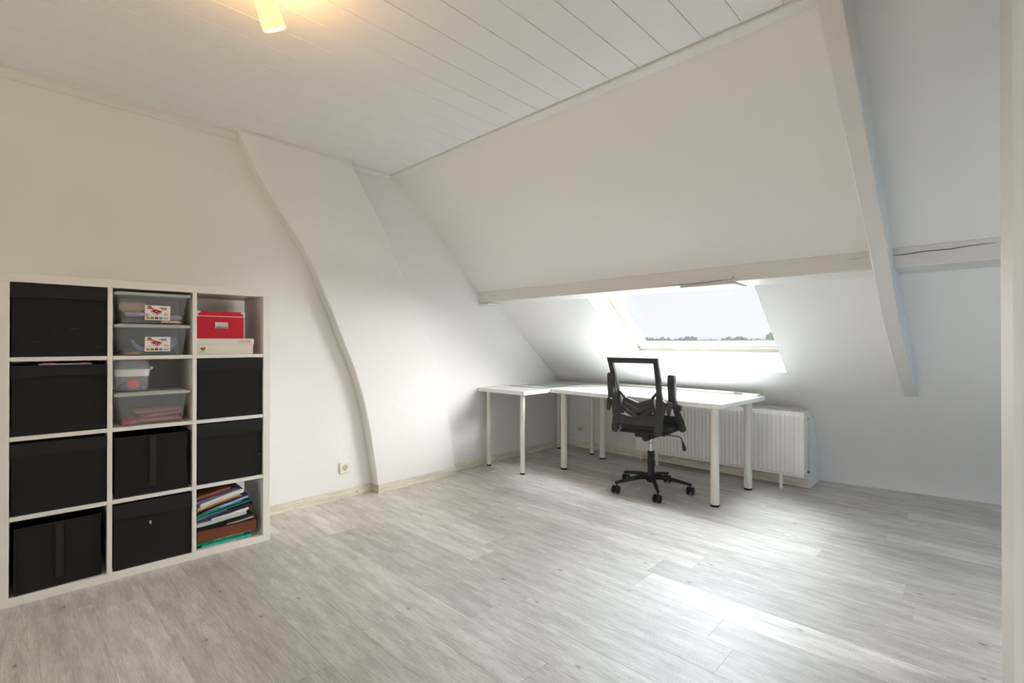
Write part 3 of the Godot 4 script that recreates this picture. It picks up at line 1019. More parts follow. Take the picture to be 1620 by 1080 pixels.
func desks() -> void:
	var H := 0.74
	var T := 0.034
	var t := thing("desk", "small white desk on thin round legs against the left wall", "desk")
	var s := S()
	s.ab(Vector3(-0.012, H - T, 0.50), Vector3(0.575, H, 1.70), 0.0018)
	obj("tabletop", s, M.desk, t)
	for p in [[0.060, 1.628], [0.502, 1.638], [0.064, 0.572], [0.494, 0.562]]:
		desk_leg(t, p[0], p[1], 0.021, H - T)
	# long desk under the skylight, turned three degrees
	var x := Transform3D(Basis(Vector3.UP, deg_to_rad(-3.0)), Vector3(1.367, 0, 0.980))
	t = thing("desk", "long white desk on thick round legs under the skylight", "desk", x)
	s = S()
	s.ab(Vector3(-0.768, H - T, -0.40), Vector3(0.805, H, 0.40), 0.0018)
	obj("tabletop", s, M.desk, t)
	for p in [[-0.70, -0.293], [-0.70, 0.293], [0.712, -0.293], [0.712, 0.293]]:
		desk_leg(t, p[0], p[1], 0.030, H - T)
	# mat with a printed map on the corner
	s = S()
	var a := Vector3(0.10, 0, 0.67)
	var b := Vector3(0.50, 0, 1.37)
	s.quad(Vector3(a.x, 0.0018, b.z), Vector3(b.x, 0.0018, b.z), Vector3(b.x, 0.0018, a.z), Vector3(a.x, 0.0018, a.z), [Vector2(0, 0), Vector2(0, 1), Vector2(1, 1), Vector2(1, 0)])
	for q in [[Vector3(a.x, 0, b.z), Vector3(b.x, 0, b.z)], [Vector3(b.x, 0, b.z), Vector3(b.x, 0, a.z)], [Vector3(b.x, 0, a.z), Vector3(a.x, 0, a.z)], [Vector3(a.x, 0, a.z), Vector3(a.x, 0, b.z)]]:
		s.quad(q[0], q[1], q[1] + Vector3.UP * 0.0018, q[0] + Vector3.UP * 0.0018)
	lone("desk_mat", s, textured(map_image(), 0.45), "thin desk mat with a pale blue printed map, lying where the desks meet", "desk mat", at(0, H + 0.0004, 0))
	# white bar along the back edge, with a grey connector, and a pale plastic case
	t = thing("strip_lamp", "slim white bar with grey end lying along the back edge of the long desk", "light bar", x * at(-0.05, H, -0.372))
	s = S()
	s.ab(Vector3(-0.55, 0.0005, -0.012), Vector3(0.62, 0.020, 0.012), 0.004)
	obj("bar", s, M.lacquer, t)
	s = S()
	s.ab(Vector3(0.62, 0.0005, -0.013), Vector3(0.72, 0.018, 0.013), 0.003)
	obj("end_piece", s, mat(0.62, 0.64, 0.64, 0.4), t)
	t = thing("glasses_case", "pale bluish white case at the right back corner of the long desk", "case", x * at(0.727, H, -0.315, -8))
	s = S()
	s.box(Vector3(0, 0.010, 0), Vector3(0.125, 0.019, 0.05), 0.006)
	obj("case_body", s, mat(0.86, 0.90, 0.94, 0.35), t)
	s = S()
	s.box(Vector3(0.0645, 0.010, 0), Vector3(0.005, 0.016, 0.046), 0.001)
	obj("end_cap", s, mat(0.72, 0.74, 0.76, 0.4), t)

# ------------------------------------------------------------------ office chair
func chair() -> void:
	var t := thing("office_chair", "black office chair with mesh back and raised armrests in front of the desk", "chair", at(1.555, 0, 1.286, 6.0))
	var s: Shape
	# star base
	s = S()
	s.lathe([Vector2(0.0, 0.072), Vector2(0.030, 0.072), Vector2(0.036, 0.080), Vector2(0.040, 0.125), Vector2(0.034, 0.142), Vector2(0.0, 0.142)], 24)
	obj("hub", s, M.plastic_soft, t)
	for k in 5:
		var a := deg_to_rad(-34.5 - 6.0 + 72.0 * k)
		var x := Transform3D(Basis(Vector3.UP, a), Vector3.ZERO)
		s = S(x)
		var rows := []
		for p in [[0.025, 0.112, 0.021, 0.021], [0.10, 0.112, 0.0175, 0.018], [0.20, 0.098, 0.0145, 0.014], [0.285, 0.082, 0.013, 0.011], [0.302, 0.079, 0.010, 0.008]]:
			var row := PackedVector3Array()
			for j in 12:
				var g := TAU * j / 12
				row.append(Vector3(cos(g) * p[2], p[1] + sin(g) * p[3], p[0]))
			rows.append(row)
		s.grid(rows, true, false)
		for j in range(1, 11):
			s.flat(rows[4][0], rows[4][j], rows[4][j + 1])
		var leg := obj("leg", s, M.plastic_soft, t)
		var cx := x * Transform3D(Basis(Vector3.UP, deg_to_rad([40, -35, 80, 20, -60][k])), Vector3(0, 0, 0.29))
		s = S(cx)
		s.lathe([Vector2(0.0055, 0.04), Vector2(0.0055, 0.075)], 10)
		s.ab(Vector3(-0.007, 0.022, -0.018), Vector3(0.007, 0.056, 0.024), 0.004)
		var cas := obj("caster", s, M.plastic_soft, t)
		for sd in [-1.0, 1.0]:
			s = S(cx * Transform3D(Basis(Vector3(0, 0, 1), PI / 2), Vector3(0, 0.0307, 0.012)))
			s.lathe([Vector2(0, sd * 0.018 - 0.010), Vector2(0.024, sd * 0.018 - 0.010), Vector2(0.0298, sd * 0.018 - 0.006), Vector2(0.0305, sd * 0.018), Vector2(0.0298, sd * 0.018 + 0.006), Vector2(0.024, sd * 0.018 + 0.010), Vector2(0.012, sd * 0.018 + 0.0105), Vector2(0, sd * 0.018 + 0.008)], 22)
			obj("wheel", s, M.plastic_soft, cas)
	# column
	s = S()
	s.lathe([Vector2(0.0, 0.085), Vector2(0.026, 0.085), Vector2(0.026, 0.300), Vector2(0.0275, 0.302), Vector2(0.0275, 0.312), Vector2(0.0, 0.312)], 24)
	obj("column_sleeve", s, M.plastic_soft, t)
	s = S()
	s.lathe([Vector2(0.0165, 0.31), Vector2(0.0165, 0.375), Vector2(0.0145, 0.377), Vector2(0.0145, 0.44)], 20)
	obj("gas_column", s, M.chrome, t)
	# tilt plate and lever
	s = S()
	s.box(Vector3(0, 0.458, 0.02), Vector3(0.16, 0.046, 0.24), 0.01)
	s.tube([Vector3(0.02, 0.442, 0.10), Vector3(0.02, 0.442, 0.16)], 0.028, 18)
	obj("tilt_plate", s, M.plastic_soft, t)
	s = S()
	s.tube([Vector3(0.05, 0.452, 0.03), Vector3(0.16, 0.452, 0.0), Vector3(0.215, 0.446, -0.015), Vector3(0.232, 0.436, -0.02), Vector3(0.240, 0.405, -0.022)], 0.0042, 10)
	var lv := obj("lever", s, M.plastic_soft, t)
	s = S()
	s.tube([Vector3(0.239, 0.412, -0.022), Vector3(0.243, 0.398, -0.023), Vector3(0.249, 0.372, -0.024), Vector3(0.254, 0.350, -0.025), Vector3(0.256, 0.343, -0.025)], [0.007, 0.013, 0.021, 0.024, 0.015], 14, true, 0.55)
	obj("paddle", s, M.plastic_soft, lv)
	# seat cushion: rounded square, domed
	s = S()
	var rows := []
	for p in [[0.40, 0.484], [0.90, 0.486], [0.975, 0.496], [1.0, 0.516], [0.995, 0.534], [0.96, 0.552], [0.88, 0.566], [0.70, 0.576], [0.40, 0.580], [0.05, 0.580]]:
		var row := PackedVector3Array()
		for j in 48:
			var g := TAU * j / 48
			var c := cos(g)
			var n := sin(g)
			var q := pow(pow(absf(c), 3.4) + pow(absf(n), 3.4), -1.0 / 3.4)
			var zz: float = -n * q * 0.245 * p[0]
			var drop := 0.02 * pow(maxf(0.0, (-zz - 0.12) / 0.125), 2.0)
			row.append(Vector3(c * q * 0.218 * p[0], p[1] - drop, zz - 0.03))
		rows.append(row)
	s.grid(rows, true)
	obj("seat", s, M.seat, t)
	s = S()
	s.box(Vector3(0, 0.482, 0.0), Vector3(0.36, 0.020, 0.38), 0.006)
	obj("seat_pan", s, M.plastic_soft, t)
	# back: drawn flat (x, height), then bent so that it curves forward at the lumbar and leans back at the top
	var post_l := [[0.196, 1.052], [0.190, 0.90], [0.183, 0.80], [0.190, 0.745], [0.216, 0.725], [0.207, 0.66], [0.194, 0.60], [0.196, 0.545], [0.193, 0.51], [0.178, 0.488], [0.153, 0.487], [0.140, 0.51], [0.141, 0.56], [0.142, 0.62], [0.138, 0.70], [0.146, 0.79], [0.154, 0.92], [0.160, 1.052]]
	s = S()
	for sd in [-1.0, 1.0]:
		s.prism(pts(post_l, sd), -0.018, 0.018, 0.005)
	s.prism(pts([[-0.194, 1.054], [0.194, 1.054], [0.190, 1.013], [-0.190, 1.013]], 1.0), -0.0175, 0.0182, 0.005)
	obj("back_frame", bent(s), M.plastic, t)
	s = S()
	for k in 5:
		var y0 := 0.745 + 0.056 * k
		s.prism(pts([[-0.158, y0], [0.158, y0], [0.158, y0 + 0.056], [-0.158, y0 + 0.056]], 1.0), -0.013, -0.0118)
	obj("mesh_panel", bent(s), M.net, t)
	# lumbar support
	for i in 3:
		var y := 0.755 - 0.038 * i
		var yc := 0.716 - 0.049 * i
		var w := 0.110 + 0.003 * i
		s = S()
		s.prism(pts([[-w, y], [0, yc], [w, y], [w + 0.003, y - 0.028], [0, yc - 0.031], [-w - 0.003, y - 0.028]], 1.0), -0.010, 0.008, 0.003)
		obj("lumbar_rib", bent(s), M.plastic, t)
	s = S()
	s.prism(pts([[-0.110, 0.735], [0, 0.70], [0.110, 0.735], [0.118, 0.66], [0, 0.605], [-0.118, 0.66]], 1.0), -0.006, -0.0045)
	obj("lumbar_mesh", bent(s), M.net_dense, t)
	for sd in [-1.0, 1.0]:
		s = S()
		s.prism(pts([[0.158, 0.818], [0.106, 0.764], [0.100, 0.745], [0.134, 0.612], [0.148, 0.612], [0.117, 0.745], [0.160, 0.797]], sd), -0.009, 0.011, 0.003)
		obj("lumbar_strut", bent(s), M.plastic, t)
	s = S()
	s.prism(pts([[-0.160, 0.634], [-0.05, 0.609], [0, 0.604], [0.05, 0.609], [0.160, 0.634], [0.160, 0.552], [-0.160, 0.552]], 1.0), -0.014, 0.014, 0.004)
	obj("back_band", bent(s), M.plastic, t)
	# arm brackets and raised armrests
	for sd in [-1.0, 1.0]:
		var bxf := Transform3D(Basis(Vector3(0, 0, 1), Vector3.UP, Vector3(-1, 0, 0)), Vector3(0.236 * sd, 0, 0))
		s = S(bxf)
		s.prism(PackedVector2Array([Vector2(0.262, 0.735), Vector2(0.140, 0.742), Vector2(0.110, 0.715), Vector2(0.060, 0.650), Vector2(-0.072, 0.515), Vector2(-0.078, 0.495), Vector2(-0.066, 0.484), Vector2(-0.016, 0.482), Vector2(0.002, 0.496), Vector2(0.105, 0.630), Vector2(0.150, 0.694), Vector2(0.196, 0.706), Vector2(0.238, 0.694), Vector2(0.262, 0.640)]), -0.016, 0.016, 0.005)
		var br := obj("arm_bracket", s, M.plastic, t)
		for q in [[0.178, 0.70], [0.176, 0.585]]:
			s = S()
			var zb := back_z(q[1])
			s.tube([Vector3(q[0] * sd, q[1], zb + 0.015), Vector3(q[0] * sd, q[1], zb + 0.0195)], 0.0065, 12)
			obj("bolt", s, M.dark, br)
		s = S()
		s.tube([Vector3(0.228 * sd, 0.690, 0.130), Vector3(0.280 * sd, 0.690, 0.130)], 0.027, 20)
		obj("pivot", s, M.plastic, t)
		s = S(Transform3D(Basis(Vector3.RIGHT, 0.10), Vector3(0.240 * sd, 0.690, 0.185)))
		var rr := []
		for p in [[-0.005, 0.020, 0.018], [0.01, 0.026, 0.027], [0.04, 0.0265, 0.030], [0.14, 0.0265, 0.032], [0.215, 0.0255, 0.030], [0.238, 0.0235, 0.027], [0.243, 0.017, 0.019]]:
			var row := PackedVector3Array()
			for j in 24:
				var g := TAU * j / 24
				var c := cos(g)
				var n := sin(g)
				var q := pow(pow(absf(c), 6.0) + pow(absf(n), 6.0), -1.0 / 6.0)
				row.append(Vector3(c * q * p[1], p[0], -n * q * p[2]))
			rr.append(row)
		s.grid(rr, true)
		for e in [0, rr.size() - 1]:
			var mid := Vector3(0, rr[e][0].y, 0)
			for j in 24:
				if e == 0: s.flat(mid, rr[e][(j + 1) % 24], rr[e][j])
				else: s.flat(mid, rr[e][j], rr[e][(j + 1) % 24])
		obj("arm_pad", s, M.plastic, t)

func pts(a: Array, side: float) -> PackedVector2Array:
	var o := PackedVector2Array()
	for p in a: o.append(Vector2(p[0] * side, p[1]))
	return o

func back_z(y: float) -> float:
	var k := [Vector2(0.40, 0.305), Vector2(0.50, 0.288), Vector2(0.60, 0.262), Vector2(0.72, 0.242), Vector2(0.80, 0.252), Vector2(0.92, 0.297), Vector2(1.06, 0.360)]
	for i in k.size() - 1:
		if y <= k[i + 1].x:
			return lerpf(k[i].y, k[i + 1].y, (y - k[i].x) / (k[i + 1].x - k[i].x))
	return k[-1].y

func bent(s: Shape) -> Shape:
	for i in s.v.size():
		s.v[i].z += back_z(s.v[i].y)
	for i in range(0, s.v.size(), 3):
		var m := (s.v[i + 2] - s.v[i]).cross(s.v[i + 1] - s.v[i]).normalized()
		for k in 3: s.n[i + k] = m
	return s

# ------------------------------------------------------------------ cube shelf and what it holds
const OB := 0.0386
const CW := 0.3335
const TH := 0.0193
const CH := 0.3337
var shelf_x: Transform3D

func cell_x(col: int) -> float: return -(OB + (2 - col) * (CW + TH) + CW)   # left inner side
func cell_y(row: int) -> float: return OB + (3 - row) * (CH + TH)           # bottom inner side
func in_cell(col: int, row: int, x: float, y: float, z: float, turn := 0.0) -> Transform3D:
	return shelf_x * at(cell_x(col) + x, cell_y(row) + y, z, turn)

func shelf() -> void:
	shelf_x = Transform3D(Basis(Vector3.UP, deg_to_rad(90.0 - 2.28)), Vector3(0.4096, 0, 3.7341))
	var t := thing("cube_shelf", "white cube shelf unit three wide and four high against the left wall", "shelf", shelf_x)
	var W := 2 * OB + 3 * CW + 2 * TH
	var H := 2 * OB + 4 * CH + 3 * TH
	var D := 0.375
	var b := 0.0014
	obj("top_board", S().ab(Vector3(-W, H - OB, -D), Vector3(0, H, 0), b), M.lacquer, t)
	obj("bottom_board", S().ab(Vector3(-W, 0, -D), Vector3(0, OB, 0), b), M.lacquer, t)
	obj("side_panel", S().ab(Vector3(-W, OB, -D), Vector3(-W + OB, H - OB, 0), b), M.lacquer, t)
	obj("side_panel", S().ab(Vector3(-OB, OB, -D), Vector3(0, H - OB, 0), b), M.lacquer, t)
	for k in 2:
		var x := cell_x(k + 1) - TH
		obj("divider", S().ab(Vector3(x, OB, -D), Vector3(x + TH, H - OB, -0.0012), b), M.lacquer, t)
	for r in 3:
		for c in 3:
			obj("shelf_board", S().ab(Vector3(cell_x(c), cell_y(r) - TH, -D), Vector3(cell_x(c) + CW, cell_y(r), -0.002), b), M.lacquer, t)
	var cap := mat(0.55, 0.5, 0.45, 0.6)
	for x in [-W + 0.012, -0.012]:
		obj("screw_cap", S().tube([Vector3(x, 0.030, -0.001), Vector3(x, 0.030, 0.0006)], 0.0022, 8), cap, t)
	boxes()
	bins()
	right_column()
	papers()

func lid_box(col: int, lvl: int, label: String, h: float, inset: float, turn: float, flap: float, sag: float, seed_: int) -> Node3D:
	# soft black fabric box with a lid whose front flap hangs over the body
	var t := thing("fabric_box", label, "storage box", in_cell(col, lvl, CW / 2, 0.0005, -inset, turn), "black fabric boxes in the cube shelf")
	var w := 0.322
	var d := 0.345
	var s := S()
	var f := FastNoiseLite.new()
	f.seed = seed_
	f.frequency = 1.6
	# front sheet slightly uneven
	var rows := []
	for i in 9:
		var row := PackedVector3Array()
		for j in 13:
			var x := (j / 12.0 - 0.5) * w
			var y := i / 8.0 * (h - 0.012)
			row.append(Vector3(x, y, -0.004 + 0.0035 * f.get_noise_2d(x * 4, y * 4) * sin(PI * j / 12.0)))
		rows.append(row)
	s.grid(rows, false, false)
	s.ab(Vector3(-w / 2, 0, -d), Vector3(w / 2, h - 0.012, -0.008), 0.003)
	obj("body", s, M.felt, t)
	s = S()
	rows = []
	for i in 5:
		var row := PackedVector3Array()
		for j in 13:
			var x := (j / 12.0 - 0.5) * (w + 0.005)
			var y := h - (flap + sag * (1.0 - pow(absf(j / 6.0 - 1.0), 2.0)) * -1.0) * (1.0 - i / 4.0)
			row.append(Vector3(x, y, 0.0045 + 0.002 * f.get_noise_2d(x * 3 + 9, y * 3) * sin(PI * j / 12.0)))
		rows.append(row)
	s.grid(rows, false, false)
	var under := []
	for j in 13:
		under.append(rows[0][j])
	for j in 12:
		s.quad(under[j] - Vector3(0, 0, 0.012), under[j + 1] - Vector3(0, 0, 0.012), under[j + 1], under[j])
	s.ab(Vector3(-w / 2 - 0.0025, h - flap * 0.85, -d - 0.002), Vector3(w / 2 + 0.0025, h, 0.0), 0.002)
	obj("lid", s, M.felt_lid, t)
	return t

func strap_box(col: int, lvl: int, label: String, w: float, h: float, inset: float, turn: float, off: float) -> Node3D:
	# open black fabric cube with a vertical pull strap
	var t := thing("fabric_box", label, "storage box", in_cell(col, lvl, CW / 2 + off, 0.0005, -inset, turn), "black fabric boxes in the cube shelf")
	var d := 0.33
	var s := S()
	s.ab(Vector3(-w / 2, 0, -0.006), Vector3(w / 2, h, 0), 0.002)
	s.ab(Vector3(-w / 2, 0, -d), Vector3(w / 2, h, -d + 0.006), 0.002)
	s.ab(Vector3(-w / 2, 0, -d), Vector3(-w / 2 + 0.006, h, 0), 0.002)
	s.ab(Vector3(w / 2 - 0.006, 0, -d), Vector3(w / 2, h, 0), 0.002)
	s.ab(Vector3(-w / 2, 0, -d), Vector3(w / 2, 0.006, 0), 0.002)
	obj("body", s, M.felt_b, t)
	s = S()
	var r := 0.0022
	s.tube([Vector3(-w / 2 + 0.003, 0.004, 0.001), Vector3(-w / 2 + 0.003, h - 0.003, 0.001), Vector3(w / 2 - 0.003, h - 0.003, 0.001), Vector3(w / 2 - 0.003, 0.004, 0.001), Vector3(-w / 2 + 0.003, 0.004, 0.001)], r, 8, false)
	obj("piping", s, M.strap, t)
	s = S()
	var rows := []
	for i in 15:
		var k := i / 14.0
		var y := lerpf(0.045, h - 0.006, k)
		var z := 0.0025 + 0.006 * sin(PI * k)
		rows.append(PackedVector3Array([Vector3(-0.014, y, z), Vector3(0.014, y, z)]))
	s.grid(rows, false, false)
	var back := []
	for q in rows:
		back.append(PackedVector3Array([q[1] - Vector3(0, 0, 0.002), q[0] - Vector3(0, 0, 0.002)]))
	s.grid(back, false, false)
	s.ab(Vector3(-0.0155, 0.040, 0.0), Vector3(0.0155, 0.062, 0.0045), 0.001)
	s.ab(Vector3(-0.0155, h - 0.02, 0.0), Vector3(0.0155, h - 0.003, 0.0045), 0.001)
	obj("pull_strap", s, M.strap, t)
	return t

func boxes() -> void:
	var o := lid_box(0, 0, "black fabric box filling the top left cell of the shelf", 0.329, 0.006, 0.0, 0.064, 0.004, 1)
	var s := S()
	var scuff := mat(0.34, 0.33, 0.31, 0.9)
	for q in [[0.045, 0.128, 0.026, 0.0014], [-0.02, 0.122, 0.016, 0.0008], [0.135, 0.045, 0.030, 0.0014], [-0.085, 0.066, 0.03, 0.0008]]:
		obj("scuff_mark", S().ab(Vector3(q[0] - q[2] / 2, q[1], -0.006), Vector3(q[0] + q[2] / 2, q[1] + q[3], 0.0005)), scuff, o)
	lid_box(0, 1, "black fabric box with sagging flap and magazines on its lid, left column", 0.314, 0.010, 0.4, 0.060, 0.012, 2)
	lid_box(0, 2, "black fabric box with a straight flap, third from the top in the left column", 0.318, 0.008, -0.5, 0.056, 0.0, 3)
	strap_box(0, 3, "tilted black fabric box with pull strap in the bottom left cell", 0.300, 0.296, 0.016, 2.6, -0.002, )
	strap_box(1, 2, "black fabric box with pull strap in the middle column under the bins", 0.306, 0.300, 0.012, -0.8, -0.004)
	o = lid_box(1, 3, "black fabric box with a small white mark, bottom of the middle column", 0.322, 0.008, 0.0, 0.074, 0.0, 5)
	s = S()
	s.ab(Vector3(-0.018, 0.204, -0.003), Vector3(-0.010, 0.214, 0.0008))
	s.ab(Vector3(-0.015, 0.198, -0.003), Vector3(-0.011, 0.205, 0.0008))
	obj("white_mark", s, mat(0.75, 0.75, 0.73, 0.8), o)
	lid_box(2, 1, "black fabric box with flap in the right column below the white shoebox", 0.329, 0.006, 0.0, 0.062, 0.004, 6)
	o = lid_box(2, 2, "black fabric box with a pale speck, above the pile of papers", 0.326, 0.008, 0.4, 0.072, 0.0, 7)
	s = S()
	s.box(Vector3(0.148, 0.120, -0.001), Vector3(0.005, 0.005, 0.003))
	obj("pale_speck", s, mat(0.6, 0.55, 0.48, 0.8), o)
	# magazines lying on the lid of the second box
	var bx := in_cell(0, 1, CW / 2, 0.3155, -0.014)
	s = S()
	s.ab(Vector3(-0.075, 0, -0.24), Vector3(0.110, 0.0045, 0.0), 0.0006)
	lone("magazine", s, mat(0.80, 0.80, 0.76, 0.5), "white edged magazine on the lid of the second box in the left column", "magazine", bx)
	s = S()
	s.ab(Vector3(-0.060, 0.005, -0.22), Vector3(-0.018, 0.0095, -0.001), 0.0006)
	lone("magazine", s, mat(0.78, 0.22, 0.50, 0.5), "pink booklet lying on the white edged magazine", "magazine", bx)
	s = S()
	s.ab(Vector3(0.070, 0.005, -0.22), Vector3(0.094, 0.0095, -0.001), 0.0006)
	lone("magazine", s, mat(0.62, 0.05, 0.10, 0.5), "dark red booklet lying on the white edged magazine", "magazine", bx)

func bin(col: int, lvl: int, y: float, label: String, h: float, sticker: Material, skew := 0.0) -> Node3D:
	var t := thing("storage_bin", label, "storage bin", in_cell(col, lvl, CW / 2 - 0.002, y, -0.012, skew), "clear plastic bins in the middle column")
	var rows := []
	var wt := 0.147
	var wb := 0.131
	var d := 0.27
	for p in [[wb - 0.006, 0.0015], [wb, 0.006], [wt, h - 0.020], [wt + 0.004, h - 0.018]]:
		var w: float = p[0]
		var e := wt - w
		var r := 0.016
		var row := PackedVector3Array()
		for c in [[1, 1], [-1, 1], [-1, -1], [1, -1]]:
			for j in 5:
				var a := 0.0
				if c == [1, 1]: a = j / 4.0 * PI / 2
				elif c == [-1, 1]: a = PI / 2 + j / 4.0 * PI / 2
				elif c == [-1, -1]: a = PI + j / 4.0 * PI / 2
				else: a = PI * 1.5 + j / 4.0 * PI / 2
				var cx: float = c[0] * (w - r) + cos(a) * r
				var cz: float = (c[1] * (d / 2 - e - r) + sin(a) * r)
				row.append(Vector3(cx, p[1], -d / 2 - cz))
		rows.append(row)
	var s := S()
	s.grid(rows, true)
	for j in range(1, rows[0].size() - 1):
		s.flat(rows[0][0], rows[0][j + 1], rows[0][j])
	obj("body", s, M.bin, t)
	s = S()
	s.ab(Vector3(-wt - 0.013, h - 0.019, -d - 0.012), Vector3(wt + 0.013, h - 0.004, 0.010), 0.005)
	s.ab(Vector3(-wt + 0.004, h - 0.005, -d + 0.012), Vector3(wt - 0.004, h, -0.014), 0.002)
	obj("lid", s, M.bin_lid, t)
	if sticker:
		s = S()
		var z0 := -0.0105
		var z1 := -0.0035
		var a := Vector3(-0.036, 0.020, z0)
		var b := Vector3(0.072, 0.020, z0)
		var c := Vector3(0.072, 0.094, z1)
		var e := Vector3(-0.036, 0.094, z1)
		s.quad(a, b, c, e, [Vector2(0, 1), Vector2(1, 1), Vector2(1, 0), Vector2(0, 0)])
		var k := Vector3(0, 0, -0.0008)
		s.quad(b + k, a + k, e + k, c + k)
		var o := obj("label_sticker", s, sticker, t)
		o.set_meta("label", "white paper label with coloured print")
	return t

func cloth(w: float, d: float, h: float, seed_: int, folds := 3.0) -> Shape:
	# crumpled heap of fabric
	var f := FastNoiseLite.new()
	f.seed = seed_
	f.frequency = 1.0
	var rows := []
	var uvs := []
	for i in 21:
		var row := PackedVector3Array()
		var ur := PackedVector2Array()
		for j in 25:
			var u := j / 24.0
			var k := i / 20.0
			var edge := minf(1.0, 5.0 * minf(minf(u, 1.0 - u), minf(k, 1.0 - k)))
			var q := 0.62 + 0.38 * f.get_noise_2d(u * folds, k * folds) + 0.25 * absf(f.get_noise_2d(u * folds * 2.5 + 7.0, k * folds))
			row.append(Vector3((u - 0.5) * w, maxf(0.0, h * q * pow(edge, 0.4)), (k - 0.5) * d))
			ur.append(Vector2(u * w * 12.0, k * d * 12.0))
		rows.append(row)
		uvs.append(ur)
	return S().grid(rows, false, true, uvs)

func bins() -> void:
	var st := textured(sticker_image(), 0.5)
	var hb := 0.160
	bin(1, 0, 0.162, "clear plastic bin with label, the uppermost in the middle column", hb, st)
	bin(1, 0, 0.0005, "clear plastic bin with label, beneath the uppermost one", hb, st)
	bin(1, 1, 0.0005, "clear plastic bin without label, holding pink cloth, under the round tub", 0.168, null, 0.6)
	var fab := func(c: int, r: int, x: float, y: float, z: float, turn: float, sh: Shape, m: Material, called: String, label: String) -> void:
		lone(called, sh, m, label, "fabric", in_cell(c, r, x, y, z, turn))
	var lilac := textured(stripe_image(Color(0.62, 0.52, 0.76), Color(0.86, 0.84, 0.90)), 0.9)
	var gingham := textured(stripe_image(Color(0.30, 0.36, 0.68), Color(0.82, 0.84, 0.90), true), 0.9)
	var dots := textured(stripe_image(Color(0.84, 0.66, 0.62), Color(0.80, 0.74, 0.72), true), 0.9)
	var cream := relief(mat(0.78, 0.68, 0.60, 0.9), 0.1, 0.1, 3.0, 19)
	var grey := relief(mat(0.42, 0.42, 0.44, 0.9), 0.1, 0.1, 3.0, 20)
	# upper bin
	fab.call(1, 0, 0.150, 0.166, -0.19, 0.0, cloth(0.24, 0.30, 0.050, 31), grey, "folded_fabric", "grey fabric on the bottom of the uppermost bin")
	fab.call(1, 0, 0.085, 0.222, -0.14, 0.0, S().box(Vector3(0, 0.024, 0), Vector3(0.115, 0.048, 0.20), 0.012), cream, "folded_fabric", "folded cream fabric at the left of the uppermost bin")
	fab.call(1, 0, 0.100, 0.198, -0.040, -14.0, S().box(Vector3(0, 0.011, 0), Vector3(0.105, 0.022, 0.03), 0.008), lilac, "ribbon", "lilac striped ribbon left of the label in the uppermost bin")
	fab.call(1, 0, 0.250, 0.186, -0.045, 6.0, S().box(Vector3(0, 0.012, 0), Vector3(0.082, 0.024, 0.03), 0.008), lilac, "ribbon", "lilac striped ribbon right of the label in the uppermost bin")
	fab.call(1, 0, 0.240, 0.169, -0.034, 0.0, cloth(0.09, 0.03, 0.016, 33), dots, "ribbon", "pinkish dotted trimming at the bottom right of the uppermost bin")
	# lower bin
	fab.call(1, 0, 0.160, 0.006, -0.20, 0.0, cloth(0.23, 0.26, 0.045, 41), grey, "folded_fabric", "grey fabric on the bottom of the second bin")
	fab.call(1, 0, 0.232, 0.062, -0.085, 0.0, S().blob(Vector3.ZERO, Vector3(0.045, 0.042, 0.045), noise_img(0, 0, 1.2, 6, 2), 0.35, 20, 12), gingham, "folded_fabric", "blue checked fabric bundle right of the second label")
	fab.call(1, 0, 0.108, 0.044, -0.050, 0.0, S().tube([Vector3(-0.028, 0.038, 0), Vector3(-0.018, 0.012, 0), Vector3(0.0, -0.005, 0), Vector3(0.032, -0.012, 0)], [0.006, 0.013, 0.018, 0.016], 12, true, 0.8), gingham, "ribbon", "blue checked ribbon left of the second label")
	fab.call(1, 0, 0.085, 0.005, -0.045, 0.0, cloth(0.06, 0.03, 0.012, 43), mat(0.82, 0.48, 0.36, 0.9), "ribbon", "orange scrap in the bottom left of the second bin")
	# bin with pink cloth
	var s := S()
	var lay := [[-0.105, 0.110, 0.0, 0.022, 0.0, 0.0], [-0.050, 0.112, 0.022, 0.044, 0.05, 0.012], [-0.085, 0.110, 0.044, 0.062, 0.03, 0.016]]
	var f := FastNoiseLite.new()
	f.seed = 3
	for q in lay:
		var rows := []
		for i in 9:
			var row := PackedVector3Array()
			for j in 17:
				var x := lerpf(q[0], q[1], j / 16.0)
				var g := TAU * i / 8.0
				var base: float = lerpf(q[2], q[3], 0.5) + (x - q[0]) * q[4] * 1.2
				row.append(Vector3(x, base + sin(g) * (q[3] - q[2]) * 0.56 * (0.75 + 0.25 * sin(j * 0.2)), cos(g) * 0.11 + 0.004 * f.get_noise_2d(x * 40, i)))
			rows.append(row)
		s.grid(rows, false, false)
		for e in [0, 16]:
			for i in range(1, 7):
				var A: Vector3 = rows[0][e]
				if e == 0: s.flat(A, rows[i][e], rows[i + 1][e])
				else: s.flat(A, rows[i + 1][e], rows[i][e])
	fab.call(1, 1, 0.178, 0.007, -0.135, 0.0, s, M.pink, "folded_fabric", "folded pink cloth in the bin under the tub")
	fab.call(1, 1, 0.068, 0.006, -0.060, 0.0, cloth(0.055, 0.06, 0.042, 47, 5.0), mat(0.72, 0.16, 0.28, 0.9), "folded_fabric", "tangle of dark pink yarn left of the folded pink cloth")
	# round cornered tub on that bin
	var t := thing("plastic_tub", "translucent tub with domed lid and white band on the pink cloth bin", "tub", in_cell(1, 1, 0.084, 0.169, -0.095, -3.0))
	var tall := 1.22
	var ring := func(w: float, y: float) -> PackedVector3Array:
		var row := PackedVector3Array()
		for j in 40:
			var g := TAU * j / 40
			var q := pow(pow(absf(cos(g)), 4.5) + pow(absf(sin(g)), 4.5), -1.0 / 4.5)
			row.append(Vector3(cos(g) * q * w, y * tall, -sin(g) * q * w))
		return row
	s = S()
